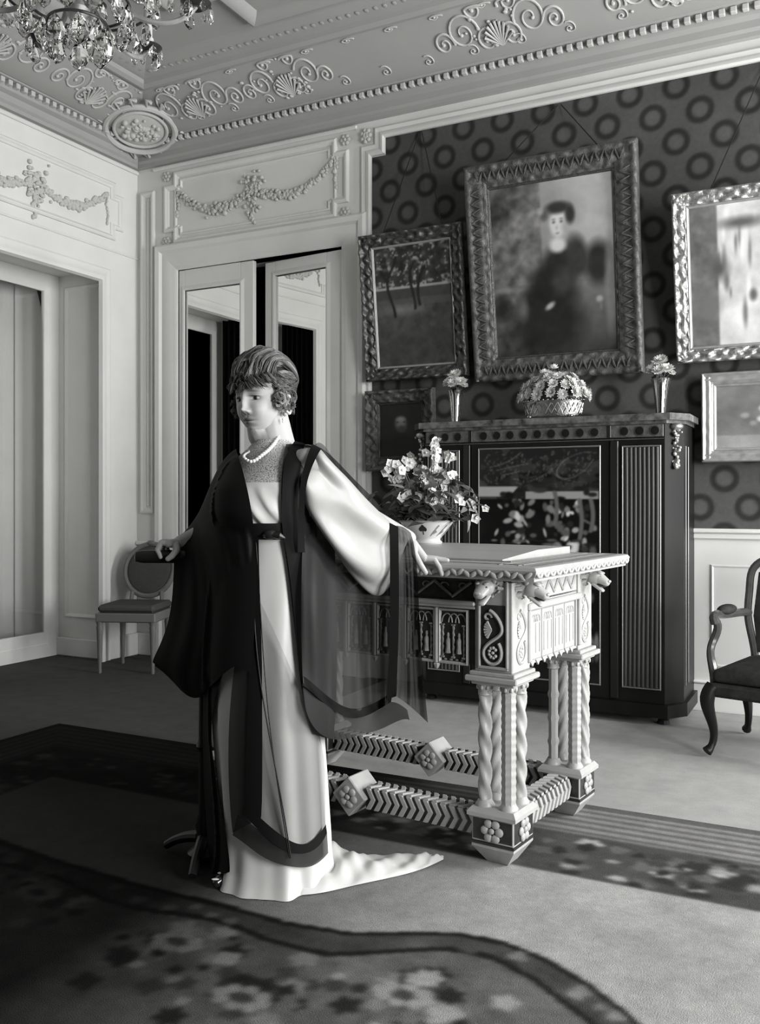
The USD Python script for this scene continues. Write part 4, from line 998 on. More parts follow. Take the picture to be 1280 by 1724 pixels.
# blossoms: right / back / up of the bowl's middle, in metres
sprays = [(.028, .355, 4), (.030, .31, 5), (-.055, .27, 7), (-.10, .245, 5), (-.17, .235, 5), (-.01, .23, 6), (.055, .22, 8), (.085, .19, 9), (.04, .16, 7), (.0, .19, 5), (.09, .29, 4), (-.12, .21, 5), (-.05, .18, 5), (.02, .11, 6), (.06, .13, 5), (-.09, .12, 4), (.15, .13, 3), (.19, .10, 3), (-.02, .06, 4), (.21, .06, 2), (.03, .27, 3)]
for (dx, dz, n) in sprays:
    b = rs.uniform(-.09, .05); o = R_ * dx + Fw * b + UPV * dz
    part('spray_stem', tube([R_ * dx * .15, R_ * dx * .7 + Fw * b * .6 + UPV * dz * .6, o], .0022, 4), 'leaf_pale', pt)
    for j in range(n):
        q = o + R_ * rs.normal(0, .016) + Fw * rs.normal(0, .016) + UPV * rs.normal(0, .017)
        part('blossom', put(five, q, -Fw * 1.0 + R_ * rs.normal(.25, .5) + UPV * rs.normal(.2, .5), rs.uniform(.9, 1.4), rs.uniform(0, 72)), 'petal', pt, smooth=False)
part('bud_spike', [blob(R_ * (.03 + rs.normal(0, .004)) + UPV * (.25 + .012 * k), (.007, .007, .008)) for k in range(11)], 'petal', pt)

# ------------------------------------------------------------------ chairs
c1 = thing('side_chair', 'pale painted side chair with an oval upholstered back in the far corner', 'chair', (-4.545, 5.02, 0), 22)
part('seat', [bx(-.205, .205, -.21, .20, .42, .475, .02)], 'chair_cloth', c1); part('seat_rail', bx(-.215, .215, -.22, .21, .355, .42, .008), 'chair_paint', c1)
for (x, y) in ((-.19, -.195), (.19, -.195), (-.17, .185), (.17, .185)):
    part('leg', lathe([(.012, 0), (.014, .02), (.012, .03), (.022, .30), (.024, .32), (.02, .33), (.026, .36), (0, .36)], 12, x, y), 'chair_paint', c1)
ov = [(.185 * math.cos(a), .20 + .03 + .05 * (math.sin(a) + 1), .685 + .19 * math.sin(a)) for a in np.linspace(0, 2 * np.pi, 41)]
part('back_frame', [tube(ov, .019, 8, False), tube([(-.12, .20, .40), (-.11, .225, .53)], .016, 8), tube([(.12, .20, .40), (.11, .225, .53)], .016, 8), blob((0, .315, .885), (.03, .015, .02), 2)], 'chair_paint', c1)
part('back_pad', basis(blob((0, 0, 0), (.172, .178, .022), 3), (0, .278, .685), np.array((1.0, 0, 0)), np.array((0, .25, .97)), np.array((0, -.97, .25))), 'chair_cloth', c1)

c2 = thing('armchair', 'dark carved armchair with padded arms against the white dado', 'armchair', (-.232, 4.706, .016), -13)
AW, AC = 'armchair_wood', 'armchair_cloth'
part('seat', [trimesh.convex.convex_hull(np.vstack([bx(-.29, .29, -.26, .24, .33, .40, .02).vertices, blob((0, 0, .40), (.25, .22, .055), 2).vertices]))], AC, c2, smooth=50)
part('seat_rail', [bx(-.305, .305, -.275, .25, .27, .335, .015)], AC, c2)
for sx_, sy_ in ((-1, -1), (1, -1), (-1, 1), (1, 1)):
    x, y = sx_ * .285, (-.255 if sy_ < 0 else .235); q = sy_
    part('leg', tube(spline([(x, y, .32), (x + sx_ * .02, y + q * .02, .26), (x, y, .13), (x - sx_ * .0, y + q * .0, .06), (x + sx_ * .018, y + q * .03, .016)], 22), np.interp(np.linspace(0, 1, 22), [0, .2, .7, .9, 1], [.032, .034, .018, .016, .024]), 10), 'black_wood', c2)
part('back_pad', [trimesh.convex.convex_hull(np.array([(x, y, z) for x, z in ((-.24, .42), (.24, .42), (-.27, .60), (.27, .60), (-.255, .82), (.255, .82), (-.15, .90), (.15, .90)) for y in (.235 + (z - .4) * .16, .27 + (z - .4) * .16)]))], AC, c2, smooth=30)
part('back_frame', tube(spline([(-.26, .245, .33), (-.262, .25, .44), (-.30, .275, .60), (-.30, .30, .74), (-.285, .315, .84), (-.20, .33, .90), (0, .335, .935), (.20, .33, .90), (.285, .315, .84), (.30, .30, .74), (.30, .275, .60), (.262, .25, .44), (.26, .245, .33)], 80), .020, 8), AW, c2)
for s in (-1, 1):
    part('arm', tube(spline([(s * .295, .275, .615), (s * .32, .16, .62), (s * .335, .02, .625), (s * .33, -.10, .635), (s * .32, -.15, .62), (s * .315, -.145, .60)], 26), .021, 8), AW, c2)
    part('arm_support', tube(spline([(s * .32, -.14, .62), (s * .315, -.12, .56), (s * .335, -.14, .49), (s * .315, -.19, .42), (s * .30, -.20, .37), (s * .295, -.20, .30)], 22), np.interp(np.linspace(0, 1, 22), [0, .5, 1], [.020, .018, .026]), 8), AW, c2)
    part('arm_pad', blob((s * .328, .05, .648), (.036, .10, .026), 2), AC, c2)

# ------------------------------------------------------------------ crystal chandelier, partly in view at the top
CH = np.array((-2.72, 2.67, 0))
ch = thing('chandelier', 'crystal chandelier with leaf-shaped pendants hanging in the top left', 'chandelier', (CH[0], CH[1], 3.08))
part('stem', [lathe([(0, .02), (.03, .03), (.05, .07), (.03, .12), (.02, .16), (.05, .20), (.07, .25), (.04, .30), (.022, .34), (.022, .8), (.05, .85), (.03, .9), (.012, .92), (.012, 1.04), (.05, 1.05), (.07, 1.10), (0, 1.10)], 20)], 'gilt_plain', ch)
part('crystal_ball', blob((0, 0, -.02), (.042, .042, .042), 2), 'crystal', ch, smooth=False)


def drop(L, w_):
    p = [(0, 0, 0), (0, 0, -L)]
    for k in range(8):
        a = k * math.pi / 4; p += [(w_ * .5 * math.cos(a), .28 * w_ * math.sin(a), -L * .62), (w_ * .32 * math.cos(a), .2 * w_ * math.sin(a), -L * .28), (w_ * .30 * math.cos(a), .2 * w_ * math.sin(a), -L * .86)]
    return trimesh.convex.convex_hull(np.array(p))


rs = np.random.RandomState(77)
big_, sml = drop(.125, .084), drop(.055, .03)
for k in range(12):
    a = k * math.pi / 6 + .62; d = np.array((math.cos(a), math.sin(a), 0)); hi = .16 if k % 2 else .02; R = .46 if k % 2 == 0 else .34
    pts = spline([np.array((0, 0, .22)) + d * .05, d * R * .4 + (0, 0, .06 + hi), d * R * .8 + (0, 0, .03 + hi), d * R + (0, 0, .10 + hi)], 24)
    part('arm', tube(pts, .011, 8), 'gilt_plain', ch)
    o = d * R + np.array((0, 0, .10 + hi))
    bo = part('bobeche', lathe([(.0, -.004), (.03, -.010), (.046, .0), (.062, .014), (.058, .017), (.04, .006), (0, .004)], 24, *o), 'iron', ch)
    part('candle_cup', lathe([(.012, 0), (.024, .02), (.026, .05), (.020, .05), (.020, .20), (0, .205)], 14, *o), 'porcelain', bo)
    for j in range(6):
        b = j * math.pi / 3 + a; q = o + np.array((.058 * math.cos(b), .058 * math.sin(b), .006))
        part('pendant', moved(sml if j % 2 else big_, q, math.degrees(b) + 90, .9 if j % 2 else .62), 'crystal', ch, smooth=False)
for R, zz, n, m, s in ((.20, .10, 14, big_, 1.0), (.115, .01, 8, big_, 1.05), (.30, .14, 16, big_, .9)):
    part('pendant_ring', tube([(R * math.cos(a), R * math.sin(a), zz) for a in np.linspace(0, 2 * np.pi, 41)], .006, 6, False), 'iron', ch)
    for k in range(n):
        a = 2 * math.pi * k / n + rs.uniform(-.08, .08); part('pendant', moved(m, (R * math.cos(a), R * math.sin(a), zz), math.degrees(a) + 90 + rs.uniform(-25, 25), s), 'crystal', ch, smooth=False)

# ------------------------------------------------------------------ the woman: local x to her left-hand side of the picture's right, y away from the camera, z up
WM = thing('woman', 'woman in a pale satin gown and black chiffon robe, one hand on the carved table', 'person', (-1.6477, 2.436, 0), YAW)
WD = 2.92


def Q(px, py, dy=0.0):
    """A point seen at (px, py) in the photograph that lies dy behind the figure's own depth."""
    D = WD + np.asarray(dy, float)
    return np.stack([(np.asarray(px, float) - 640) / FPX * D + .3515, np.broadcast_to(dy, np.shape(px)) + 0.0, EYE - (np.asarray(py, float) - 841) / FPX * D], -1)


M3 = manifold3d.Manifold


def ball(c, r, n=20): return M3.sphere(r, n).translate([float(q) for q in c])


def bone(a, b, ra, rb, n=20): return M3.batch_hull([ball(a, ra, n), ball(b, rb, n)])


def chain(pts, rad, n=20): return [bone(pts[i], pts[i + 1], rad[i], rad[i + 1], n) for i in range(len(pts) - 1)]


def to_tri(m):
    q = m.to_mesh(); return trimesh.Trimesh(q.vert_properties[:, :3], q.tri_verts, process=False)


def to_man(m): return M3(manifold3d.Mesh(np.asarray(m.vertices, np.float32), np.asarray(m.faces, np.uint32)))


LT, FT = np.array((.755, -.656, 0)), np.array((-.656, -.755, 0))         # chest: her left, her front
HL, HF = np.array((.866, -.5, 0)), np.array((-.5, -.866, 0))             # head: her left, her front
UP = np.array((0, 0, 1.0))
CS = np.array((.0133, 0, 0))
HC = np.array((-.0240, -.01, 1.523))
LSH, RSH = CS + LT * .158 + UP * 1.325, CS - LT * .150 + UP * 1.300

# body under the clothes
bod = []
bod += chain([HC + (.012, .02, -.03), CS + UP * 1.36 + FT * -.01, CS + UP * 1.30], [.064, .066, .080]) + [M3.batch_hull([ball(HC + HF * .030 + UP * -.086, .030), ball(HC + HF * -.010 + UP * -.105, .052)])]
bod += [M3.batch_hull([ball(LSH - LT * .03, .045), ball(RSH + LT * .03, .045), ball(CS + UP * 1.25 + LT * .09, .085), ball(CS + UP * 1.25 - LT * .09, .085)]),
        M3.batch_hull([ball(CS + UP * 1.25 + LT * .08, .085), ball(CS + UP * 1.25 - LT * .08, .085), ball(CS + UP * 1.08 + LT * .05, .08), ball(CS + UP * 1.08 - LT * .05, .08)]),
        M3.batch_hull([ball(CS + UP * 1.08 + LT * .05, .08), ball(CS + UP * 1.08 - LT * .05, .08), ball(CS + UP * .86 + LT * .07, .09), ball(CS + UP * .86 - LT * .07, .09)]),
        ball(CS + UP * 1.19 + LT * .06 + FT * .065, .055), ball(CS + UP * 1.19 - LT * .06 + FT * .065, .055)]
for s in (-1, 1): bod += chain([CS + UP * .84 + LT * s * .075, CS + UP * .46 + LT * s * .06 + FT * .02, CS + UP * .09 + LT * s * .05], [.085, .055, .036])
for s in (-1, 1): bod += chain([CS + UP * .06 + LT * s * .05, CS + UP * .030 + LT * s * .055 + FT * .10], [.034, .022])
LEL, LWR = Q(612, 868, .00), Q(688, 906, .10)
REL, RWR = Q(362, 888, .17), Q(304, 914, .13)
bod += chain([LSH, LEL, LWR], [.046, .038, .026]) + chain([RSH, REL, RWR], [.042, .036, .025])
body = M3.batch_boolean(bod, manifold3d.OpType.Add).refine_to_length(.016)
bt = to_tri(body); bt.merge_vertices(); trimesh.smoothing.filter_taubin(bt, iterations=10)


def hand(wr, kn_c, across, fingers, thumb, thick=.013):
    """Palm and five fingers as one solid; across: direction from index to little finger; fingers: bend points from each knuckle on."""
    across = np.asarray(across, float); across /= np.linalg.norm(across)
    kn = [kn_c + across * o for o in (-.027, -.009, .009, .026)]
    parts_ = [M3.batch_hull([ball(wr - across * .012, .016), ball(wr + across * .012, .016)] + [ball(k, thick * (.95 if i == 3 else 1.0)) for i, k in enumerate(kn)])]
    for k, f, r in zip(kn, fingers, (.0092, .0095, .0090, .0080)):
        p = [k] + [k + np.asarray(q) for q in f]; parts_ += chain(p, np.linspace(r * 1.12, r * .78, len(p)), 14)
    t = [wr + (kn[0] - wr) * .28 - across * .012] + [np.asarray(q) for q in thumb]; parts_ += chain(t, np.linspace(.0135, .0085, len(t)), 14)
    m = M3.batch_boolean(parts_, manifold3d.OpType.Add).refine_to_length(.0035); q = to_tri(m); q.merge_vertices(); trimesh.smoothing.filter_taubin(q, iterations=6); return q


KN = Q(713, 941, .105); KN[2] = max(KN[2], 1.018)
lh_ = hand(LWR, KN, (-.10, .98, .02), [[(.032, -.004, -.004), (.048, -.012, -.028), (.056, -.014, -.052)], [(.038, -.002, -.002), (.060, -.004, -.006), (.078, -.006, -.008)],
                                      [(.036, .004, -.003), (.058, .006, -.006), (.074, .006, -.007)], [(.028, .010, -.003), (.044, .014, -.006), (.056, .016, -.007)]],
           [Q(698, 932, .055), Q(708, 950, .045), Q(717, 964, .045)])
RK = Q(290, 914, .115)
rh_ = hand(RWR, RK, (.25, .96, .05), [[(-.022, -.004, .004), (-.034, -.006, -.020), (-.024, -.004, -.044)]] * 1 + [[(-.026, 0, .004), (-.040, 0, -.020), (-.030, 0, -.046)], [(-.025, .004, .003), (-.038, .006, -.020), (-.028, .006, -.044)], [(-.020, .008, .002), (-.032, .010, -.018), (-.024, .010, -.038)]],
           [Q(298, 926, .075), Q(290, 936, .07), Q(283, 941, .07)])

# head: a sphere of directions shaped into skull, jaw and features
nu, nv = 260, 190
th = np.linspace(0, np.pi, nv + 2)[1:-1]; ph = np.arange(nu) * 2 * np.pi / nu; ph = ph - .45 * np.sin(ph)      # denser towards the face (ph = 0 is the front)
PH, TH = np.meshgrid(ph, th)
sx_, sy_, sz_ = np.sin(TH) * np.sin(PH), np.sin(TH) * np.cos(PH), np.cos(TH)         # x: her left, y: front, z: up
zz = sz_ * .122 + .010
wid = .077 * np.where(sz_ < 0, 1 - .13 * np.abs(sz_) ** 2.4, 1.0); dep = np.where(sy_ > 0, .090 - .006 * np.abs(sz_), .100)
hx, hy, hz = sx_ * wid, sy_ * dep, zz.copy()
hy += np.where(hz < -.03, np.clip((-.03 - hz) / .07, 0, 1) * .016 * np.clip(sy_, 0, 1), 0)
hz += np.where((sy_ < .25) & (sz_ < -.2), np.clip(.25 - sy_, 0, 1) * np.clip(-.2 - sz_, 0, 1) * .09, 0)       # the skull's base rises behind the jaw
fw = np.clip(sy_ * 2.2 - .35, 0, 1)


def bump(cx, cz, sx, sz, h): return h * np.exp(-((hx - cx) / sx) ** 2 - ((hz - cz) / sz) ** 2)


fy = bump(0, .004, .010, .020, .009) + bump(0, -.020, .010, .016, .014) + bump(0, -.037, .0105, .0095, .019)
for s in (-1, 1):
    fy += bump(s * .0125, -.041, .0065, .0065, .008) + bump(s * .031, .001, .016, .011, -.010) + bump(s * .030, .021, .018, .007, .004)
    fy += bump(s * .042, -.040, .024, .024, .008) + bump(s * .031, .0082, .0150, .0040, .0075) + bump(s * .031, -.0065, .012, .003, .0022) + bump(s * .0065, -.047, .0035, .003, -.003)
fy += bump(0, -.0615, .015, .0042, .007) + bump(0, -.0725, .013, .0048, .0075) + bump(0, -.0672, .021, .0016, -.0050) + bump(0, -.083, .018, .005, -.003) + bump(0, -.098, .019, .013, .009) + bump(0, -.053, .004, .006, -.002)
hy += fy * fw
hv = np.stack([hx, hy, hz], -1).reshape(-1, 3)
hv = np.vstack([hv, [(0, 0, .132)], [(0, .02, -.112)]])
hf = tri((hv, grid_faces(nv, nu, cv=True)))[1]; j = np.arange(nu); k0 = len(hv) - 2; e0 = (nv - 1) * nu
hf = np.vstack([hf, np.stack([np.full(nu, k0), j, (j + 1) % nu], 1), np.stack([np.full(nu, k0 + 1), e0 + (j + 1) % nu, e0 + j], 1)])
TILT = math.radians(-3)
hlu = UP * math.cos(TILT) + HL * math.sin(TILT); hll = HL * math.cos(TILT) - UP * math.sin(TILT)


def head_xf(v): return HC + np.asarray(v)[:, :1] * hll + np.asarray(v)[:, 1:2] * HF + np.asarray(v)[:, 2:] * hlu


hm = trimesh.Trimesh(head_xf(hv), hf, process=False)
if hm.volume < 0: hm.invert()
ears = []
for s in (-1, 1):
    o = np.array((s * .076, -.012, -.018))
    ring = [o + np.array((s * (.004 + .010 * abs(math.sin(a))), -.006 + .016 * math.cos(a), .028 * math.sin(a))) for a in np.linspace(0.2, 5.6, 14)]
    ears += chain([head_xf([q])[0] for q in ring], [.0052] * 14, 10) + [ball(head_xf([o + (s * .003, -.004, -.002)])[0], .014, 12), ball(head_xf([o + (s * .005, .004, -.030)])[0], .0075, 12)]
whole = to_man(bt)
for q in (lh_, rh_, hm):
    m_ = to_man(q)
    if m_.volume() > 0: whole = whole + m_
whole = whole + M3.batch_boolean(ears, manifold3d.OpType.Add)
wt = to_tri(whole)
# tones of the skin: lips, brows and lash lines
rel = wt.vertices - HC; a_, b_, c_ = rel @ hll, rel @ HF, rel @ hlu
tn = np.full(len(a_), .40); fr_ = (b_ > .055)


def paint(cx, cz, sx, sz, val, ang=0.0):
    global tn
    x, z = a_ - cx, c_ - cz; c, s = math.cos(ang), math.sin(ang); x, z = x * c + z * s, -x * s + z * c
    w_ = np.exp(-((x / sx) ** 2 + (z / sz) ** 2) ** 1.5) * fr_; tn = tn * (1 - w_) + val * w_


paint(0, -.0618, .017, .0044, .15); paint(0, -.0728, .014, .0054, .17); paint(0, -.0672, .018, .0016, .05)
for s in (-1, 1):
    paint(s * .031, .0215, .017, .0042, .10, -s * .10); paint(s * .031, .0064, .0145, .0030, .02, -s * .05); paint(s * .031, -.0056, .012, .0014, .12); paint(s * .031, .013, .016, .004, .22); paint(s * .0065, -.0485, .0032, .0018, .14)
part('body', wt, 'skin', WM, tone=tn, smooth=True)
for s in (-1, 1):
    o = np.array((s * .031, .0675, .0008)); E_ = lambda m: trimesh.Trimesh(head_xf(m.vertices), m.faces, process=False)
    ey = part('eye', E_(blob(o, (.0118, .0105, .0072), 3)), 'eye_white', WM)
    gz = np.array((s * .0306 + .001, .0745, .0008)); part('iris', E_(blob(gz, (.0068, .0042, .0068), 2)), 'ink', ey)

# hair: a full mass of waves combed up and back, curls low on the brow and over the ears, a pale ribbon
rs = np.random.RandomState(40)


def hair_r(d):
    """Outline of the hair mass in head space (x her left, y front, z up) along directions d."""
    d = np.atleast_2d(d); d = d / np.linalg.norm(d, axis=1, keepdims=True)
    q = d * np.array((.088, .108, .094)); q[:, 2] += .058; q[:, 1] -= .016
    w_ = 1 + .022 * np.sin(d[:, 0] * 7 + d[:, 2] * 6 + 1) + .018 * np.sin(d[:, 1] * 9 - d[:, 2] * 8)
    return (q - (0, -.016, .058)) * w_[:, None] + (0, -.016, .058)


ic = trimesh.creation.icosphere(5, 1.0); d = ic.vertices
hq = hair_r(d.copy()); front = np.clip((d[:, 1] - .25) * 2, 0, 1)
hq[:, 2] = np.where(front > 0, np.maximum(hq[:, 2], .047), hq[:, 2])
hq[:, 1] = np.where((front > 0) & (hq[:, 2] < .045), np.minimum(hq[:, 1], .074), hq[:, 1])
hr = part('hair', trimesh.Trimesh(head_xf(hq), ic.faces, process=False), 'hair_deep', WM, smooth=True)


def strands(name, sets, width, material):
    c = UsdGeom.BasisCurves.Define(stage, unique(hr, name)); P = [head_xf(q) for q in sets]
    c.CreateTypeAttr('linear'); c.CreateCurveVertexCountsAttr(Vt.IntArray.FromNumpy(np.array([len(q) for q in P], np.int32)))
    c.CreatePointsAttr(Vt.Vec3fArray.FromNumpy(np.vstack(P).astype(np.float32)))
    w_ = np.concatenate([width * np.interp(np.linspace(0, 1, len(q)), [0, .15, .8, 1], [.6, 1, 1, .3]) for q in P])
    c.CreateWidthsAttr(Vt.FloatArray.FromNumpy(w_.astype(np.float32))); c.SetWidthsInterpolation('vertex')
    UsdShade.MaterialBindingAPI.Apply(c.GetPrim()).Bind(UsdShade.Material.Get(stage, '/World/Looks/' + material)); c.GetPrim().SetCustomDataByKey('kind', 'stuff')


def wave_bundle(d0, d1, d2, n, spread, lift, wavy, seed):
    """A lock: n strands over the mass from direction d0 by d1 to d2."""
    r_ = np.random.RandomState(seed); out = []; t_ = np.linspace(0, 1, 18); ph0 = r_.uniform(0, 6.3)
    for _ in range(n):
        o = r_.normal(0, spread, 3); c_ = CubicSpline([0, .5, 1], np.array([np.array(d0) + o * .8, np.array(d1) + o, np.array(d2) + o * 1.2]))(t_)
        c_ += np.outer(np.sin(t_ * 9 + ph0 + r_.normal(0, .12)) * wavy, (.6, .2, .7)); b = r_.uniform(0, 1) ** .5 * lift
        q = hair_r(c_); ctr = np.array((0, -.016, .058)); out.append(ctr + (q - ctr) * (1 + b * np.sin(np.pi * np.clip(t_ * .96, 0, 1))[:, None] ** .5))
    return out


dk_, lt_ = [], []
for k in range(110):                                # from the brow up and back
    x0 = rs.uniform(-.95, .95); L = wave_bundle((x0, .82 - .35 * abs(x0), rs.uniform(-.12, .2)), (x0 * 1.0 + rs.normal(.28, .12), rs.uniform(.15, .4), .80), (x0 * .7 + rs.normal(.35, .2), -.75, rs.uniform(-.1, .5)), 24, .020, rs.uniform(.04, .12) if k % 3 else rs.uniform(.18, .30), rs.uniform(.06, .16), k)
    (lt_ if rs.rand() < .35 else dk_).extend(L)
for sd in (-1, 1):
    for k in range(46):                             # from the temples back over the ears, and the roll behind
        z0 = rs.uniform(-.75, .35); L = wave_bundle((sd * .86, rs.uniform(.25, .5), z0 * .7), (sd * 1.05, rs.uniform(-.25, .1), z0 - .05), (sd * rs.uniform(.3, .8), -.9, z0 - rs.uniform(-.2, .3)), 20, .028, rs.uniform(.05, .16), rs.uniform(.05, .10), 200 + k + (sd > 0) * 60)
        (lt_ if rs.rand() < .3 else dk_).extend(L)
    for k in range(34):                             # curls hanging before and over the ear
        o = np.array((sd * rs.uniform(.078, .094), rs.uniform(-.05, .034), rs.uniform(-.028, .03))); r0 = rs.uniform(.008, .015); ph0 = rs.uniform(0, 6.3); t_ = np.linspace(0, 1, 18)
        for _ in range(16):
            e = rs.normal(0, .0022, 3); a_ = ph0 + t_ * 5.2
            (lt_ if k % 3 == 0 else dk_).append(o + e + np.stack([sd * .004 * np.sin(a_ * .5), r0 * np.cos(a_) * (1 - .3 * t_), r0 * np.sin(a_) * (1 - .3 * t_) - .012 * t_], 1))
for k in range(60):                                 # soft fringe swept across the forehead
    x0 = rs.uniform(-.062, .080); o = np.array((x0, .092 - abs(x0) ** 2 * 6.5, .052 + rs.uniform(-.008, .02))); s = 1 if rs.rand() < .7 else -1; t_ = np.linspace(0, 1, 16); h_, w0 = rs.uniform(.020, .040), rs.uniform(.012, .030)
    for _ in range(20):
        e = rs.normal(0, .0024, 3); x = s * w0 * t_ ** 1.3; q = np.stack([x, -.02 * np.abs(x0 + x) * t_ + .008 * np.sin(np.pi * t_), .012 * np.sin(np.pi * t_ * .7) - h_ * t_ ** 1.6 + .006 * np.clip(t_ - .8, 0, 1) * 5], 1)
        (lt_ if k % 4 == 0 else dk_).append(o + e + q)
strands('strands', dk_, .0016, 'hair'); strands('strands', lt_, .0016, 'hair_light')
bnd = []
for q in np.linspace(-1.45, 1.45, 48):
    dd = np.array((math.sin(q), math.cos(q) * .66, .44 + .16 * math.sin(q) + .06 * math.cos(q * 1.2))); h_ = hair_r(dd)[0]; ctr = np.array((0, -.016, .058)); bnd.append(ctr + (h_ - ctr) * 1.135)
bnd = np.array(bnd); tb_ = np.vstack([bnd + (0, 0, .0045), bnd + (0, .004, -.0045)])
part('hair_band', trimesh.Trimesh(head_xf(tb_), tri((tb_, grid_faces(2, 48)))[1], process=False), 'ribbon', hr, label='pale ribbon round the hair')

# gown: a lofted shape of elliptic sections
SEC = np.array([  # z, forward shift, half width, half depth
    (1.400, .002, .064, .064), (1.375, .006, .083, .072), (1.352, .006, .120, .088), (1.325, .006, .158, .102), (1.29, .012, .166, .122), (1.25, .022, .162, .145), (1.205, .027, .158, .150), (1.165, .027, .153, .148),
    (1.125, .018, .150, .134), (1.095, .008, .147, .125), (1.02, .004, .160, .132), (.90, .004, .178, .146), (.74, .006, .187, .160), (.53, .008, .186, .162), (.34, .008, .180, .164), (.15, .010, .174, .166), (.05, .014, .178, .174), (.005, .02, .190, .186)])[::-1]
sec = CubicSpline(SEC[:, 0], SEC[:, 1:]); CX_Z = lambda z: np.interp(z, [0, .15, .5, .9, 1.1, 1.4], [.030, .024, -.002, -.006, .004, .0133])


def gown_y(x, z):
    """The gown's front surface at (x, z)."""
    f, a, b = np.moveaxis(sec(np.clip(z, .005, 1.40)), -1, 0); X = x - CX_Z(z) - FT[0] * f; ext = np.sqrt((a * .755) ** 2 + (b * .656) ** 2); Xc = np.clip(X, -.97 * ext, .97 * ext)
    A = (.656 / a) ** 2 + (.755 / b) ** 2; B = 2 * Xc * .755 * .656 * (1 / b ** 2 - 1 / a ** 2); Cc = Xc ** 2 * ((.755 / a) ** 2 + (.656 / b) ** 2) - 1
    return FT[1] * f + (-B - np.sqrt(np.maximum(B * B - 4 * A * Cc, 0))) / (2 * A), np.abs(X) / ext


def loft(z0, z1, nz_, off=0.0, fold=0.0, seed=0, n=220):
    z = np.linspace(z0, z1, nz_); a = np.arange(n) * 2 * np.pi / n; Zg, Ag = np.meshgrid(z, a, indexing='ij'); f, wa, wb_ = np.moveaxis(sec(Zg), -1, 0)
    r = 1.0 + 0 * Ag
    if fold:
        lo = np.clip((1.06 - Zg) / 1.0, 0, 1) * fold; rs = np.random.RandomState(seed)
        for k in range(9): r += lo * rs.uniform(.15, .5) * np.sin(Ag * rs.randint(5, 22) + rs.uniform(0, 6.3) + Zg * rs.uniform(-1.2, 1.2))
    c = np.cos(Ag) * (wa + off) * r; s = np.sin(Ag) * (wb_ + off) * r
    p = np.stack([CX_Z(Zg) + FT[0] * f + LT[0] * c + FT[0] * s, FT[1] * f + LT[1] * c + FT[1] * s, Zg], -1)
    return T(p.reshape(-1, 3), grid_faces(nz_, n, cv=True))


gn = part('gown', loft(.014, 1.112, 130, fold=.040, seed=3), 'satin', WM, smooth=True)
bo = loft(1.085, 1.262, 40, off=.004, n=260); v = bo.vertices; dv = (v - CS) @ LT
bo.vertices = v + FT * (.006 * np.sin(dv * 150 + v[:, 2:3].ravel() * 60) * np.clip((v[:, 2] - 1.09) * 20, 0, 1) * np.clip((1.262 - v[:, 2]) * 12, 0, 1))[:, None]
part('bodice', bo, 'satin', gn, smooth=True)
part('lace_yoke', loft(1.24, 1.398, 40), 'lace', gn, smooth=True)
part('belt', loft(1.088, 1.138, 10, off=.011), 'belt', gn, smooth=True)
y_, _ = gown_y(np.array([Q(455, 893, -.15)[0]]), np.array([1.10])); o = np.array((Q(455, 893, -.15)[0], y_[0] - .014, 1.105))
part('belt_knot', [blob(o, (.022, .012, .016), 2), tube([o, o + (.03, -.004, -.004), o + (.045, .006, -.012)], [.010, .012, .004], 8), tube([o, o + (-.02, -.004, -.006)], [.010, .006], 8)], 'belt', gn)


def px_sheet(rows, nx_=40, ny_=60, off=None, clamp=None, fold=0.0, fseed=0, ffreq=5.0):
    """A cloth through a net of (px, py, depth) points. off: lie that far outside the gown (depth ignored); clamp: stay at least that far outside it; fold: ripples across the columns."""
    R = np.array([[(p + (0,))[:3] for p in r] for r in rows], float); n, m = R.shape[:2]
    u, v_ = np.linspace(0, m - 1, nx_), np.linspace(0, n - 1, ny_); k = [RectBivariateSpline(np.arange(n), np.arange(m), R[:, :, c], kx=min(3, n - 1), ky=min(3, m - 1))(v_, u) for c in range(3)]
    px, py, dy = k
    if fold:
        rs = np.random.RandomState(fseed); ph_ = rs.uniform(0, 6.3, 3); uu = np.linspace(0, 1, nx_)[None]; vv = np.linspace(0, 1, ny_)[:, None]
        dy = dy + fold * (np.sin(uu * ffreq * 6.28 + ph_[0] + 1.2 * vv) * .6 + np.sin(uu * ffreq * 2.3 * 6.28 + ph_[1] - vv) * .35) * np.clip(.25 + vv * 1.2, 0, 1)
    if off is not None or clamp is not None:
        y = dy if off is None else np.full_like(dy, -.15)
        for _ in range(4):
            p = Q(px, py, y); gy, e = gown_y(p[..., 0], p[..., 2])
            y = gy - off if off is not None else np.where(e < 1.12, np.minimum(dy, gy - clamp), dy)
        dy = y + (0 if off is None or not fold else fold * .5 * np.sin(np.linspace(0, 1, nx_)[None] * ffreq * 6.28))
    p = Q(px, py, dy)
    return T(p.reshape(-1, 3), grid_faces(ny_, nx_))


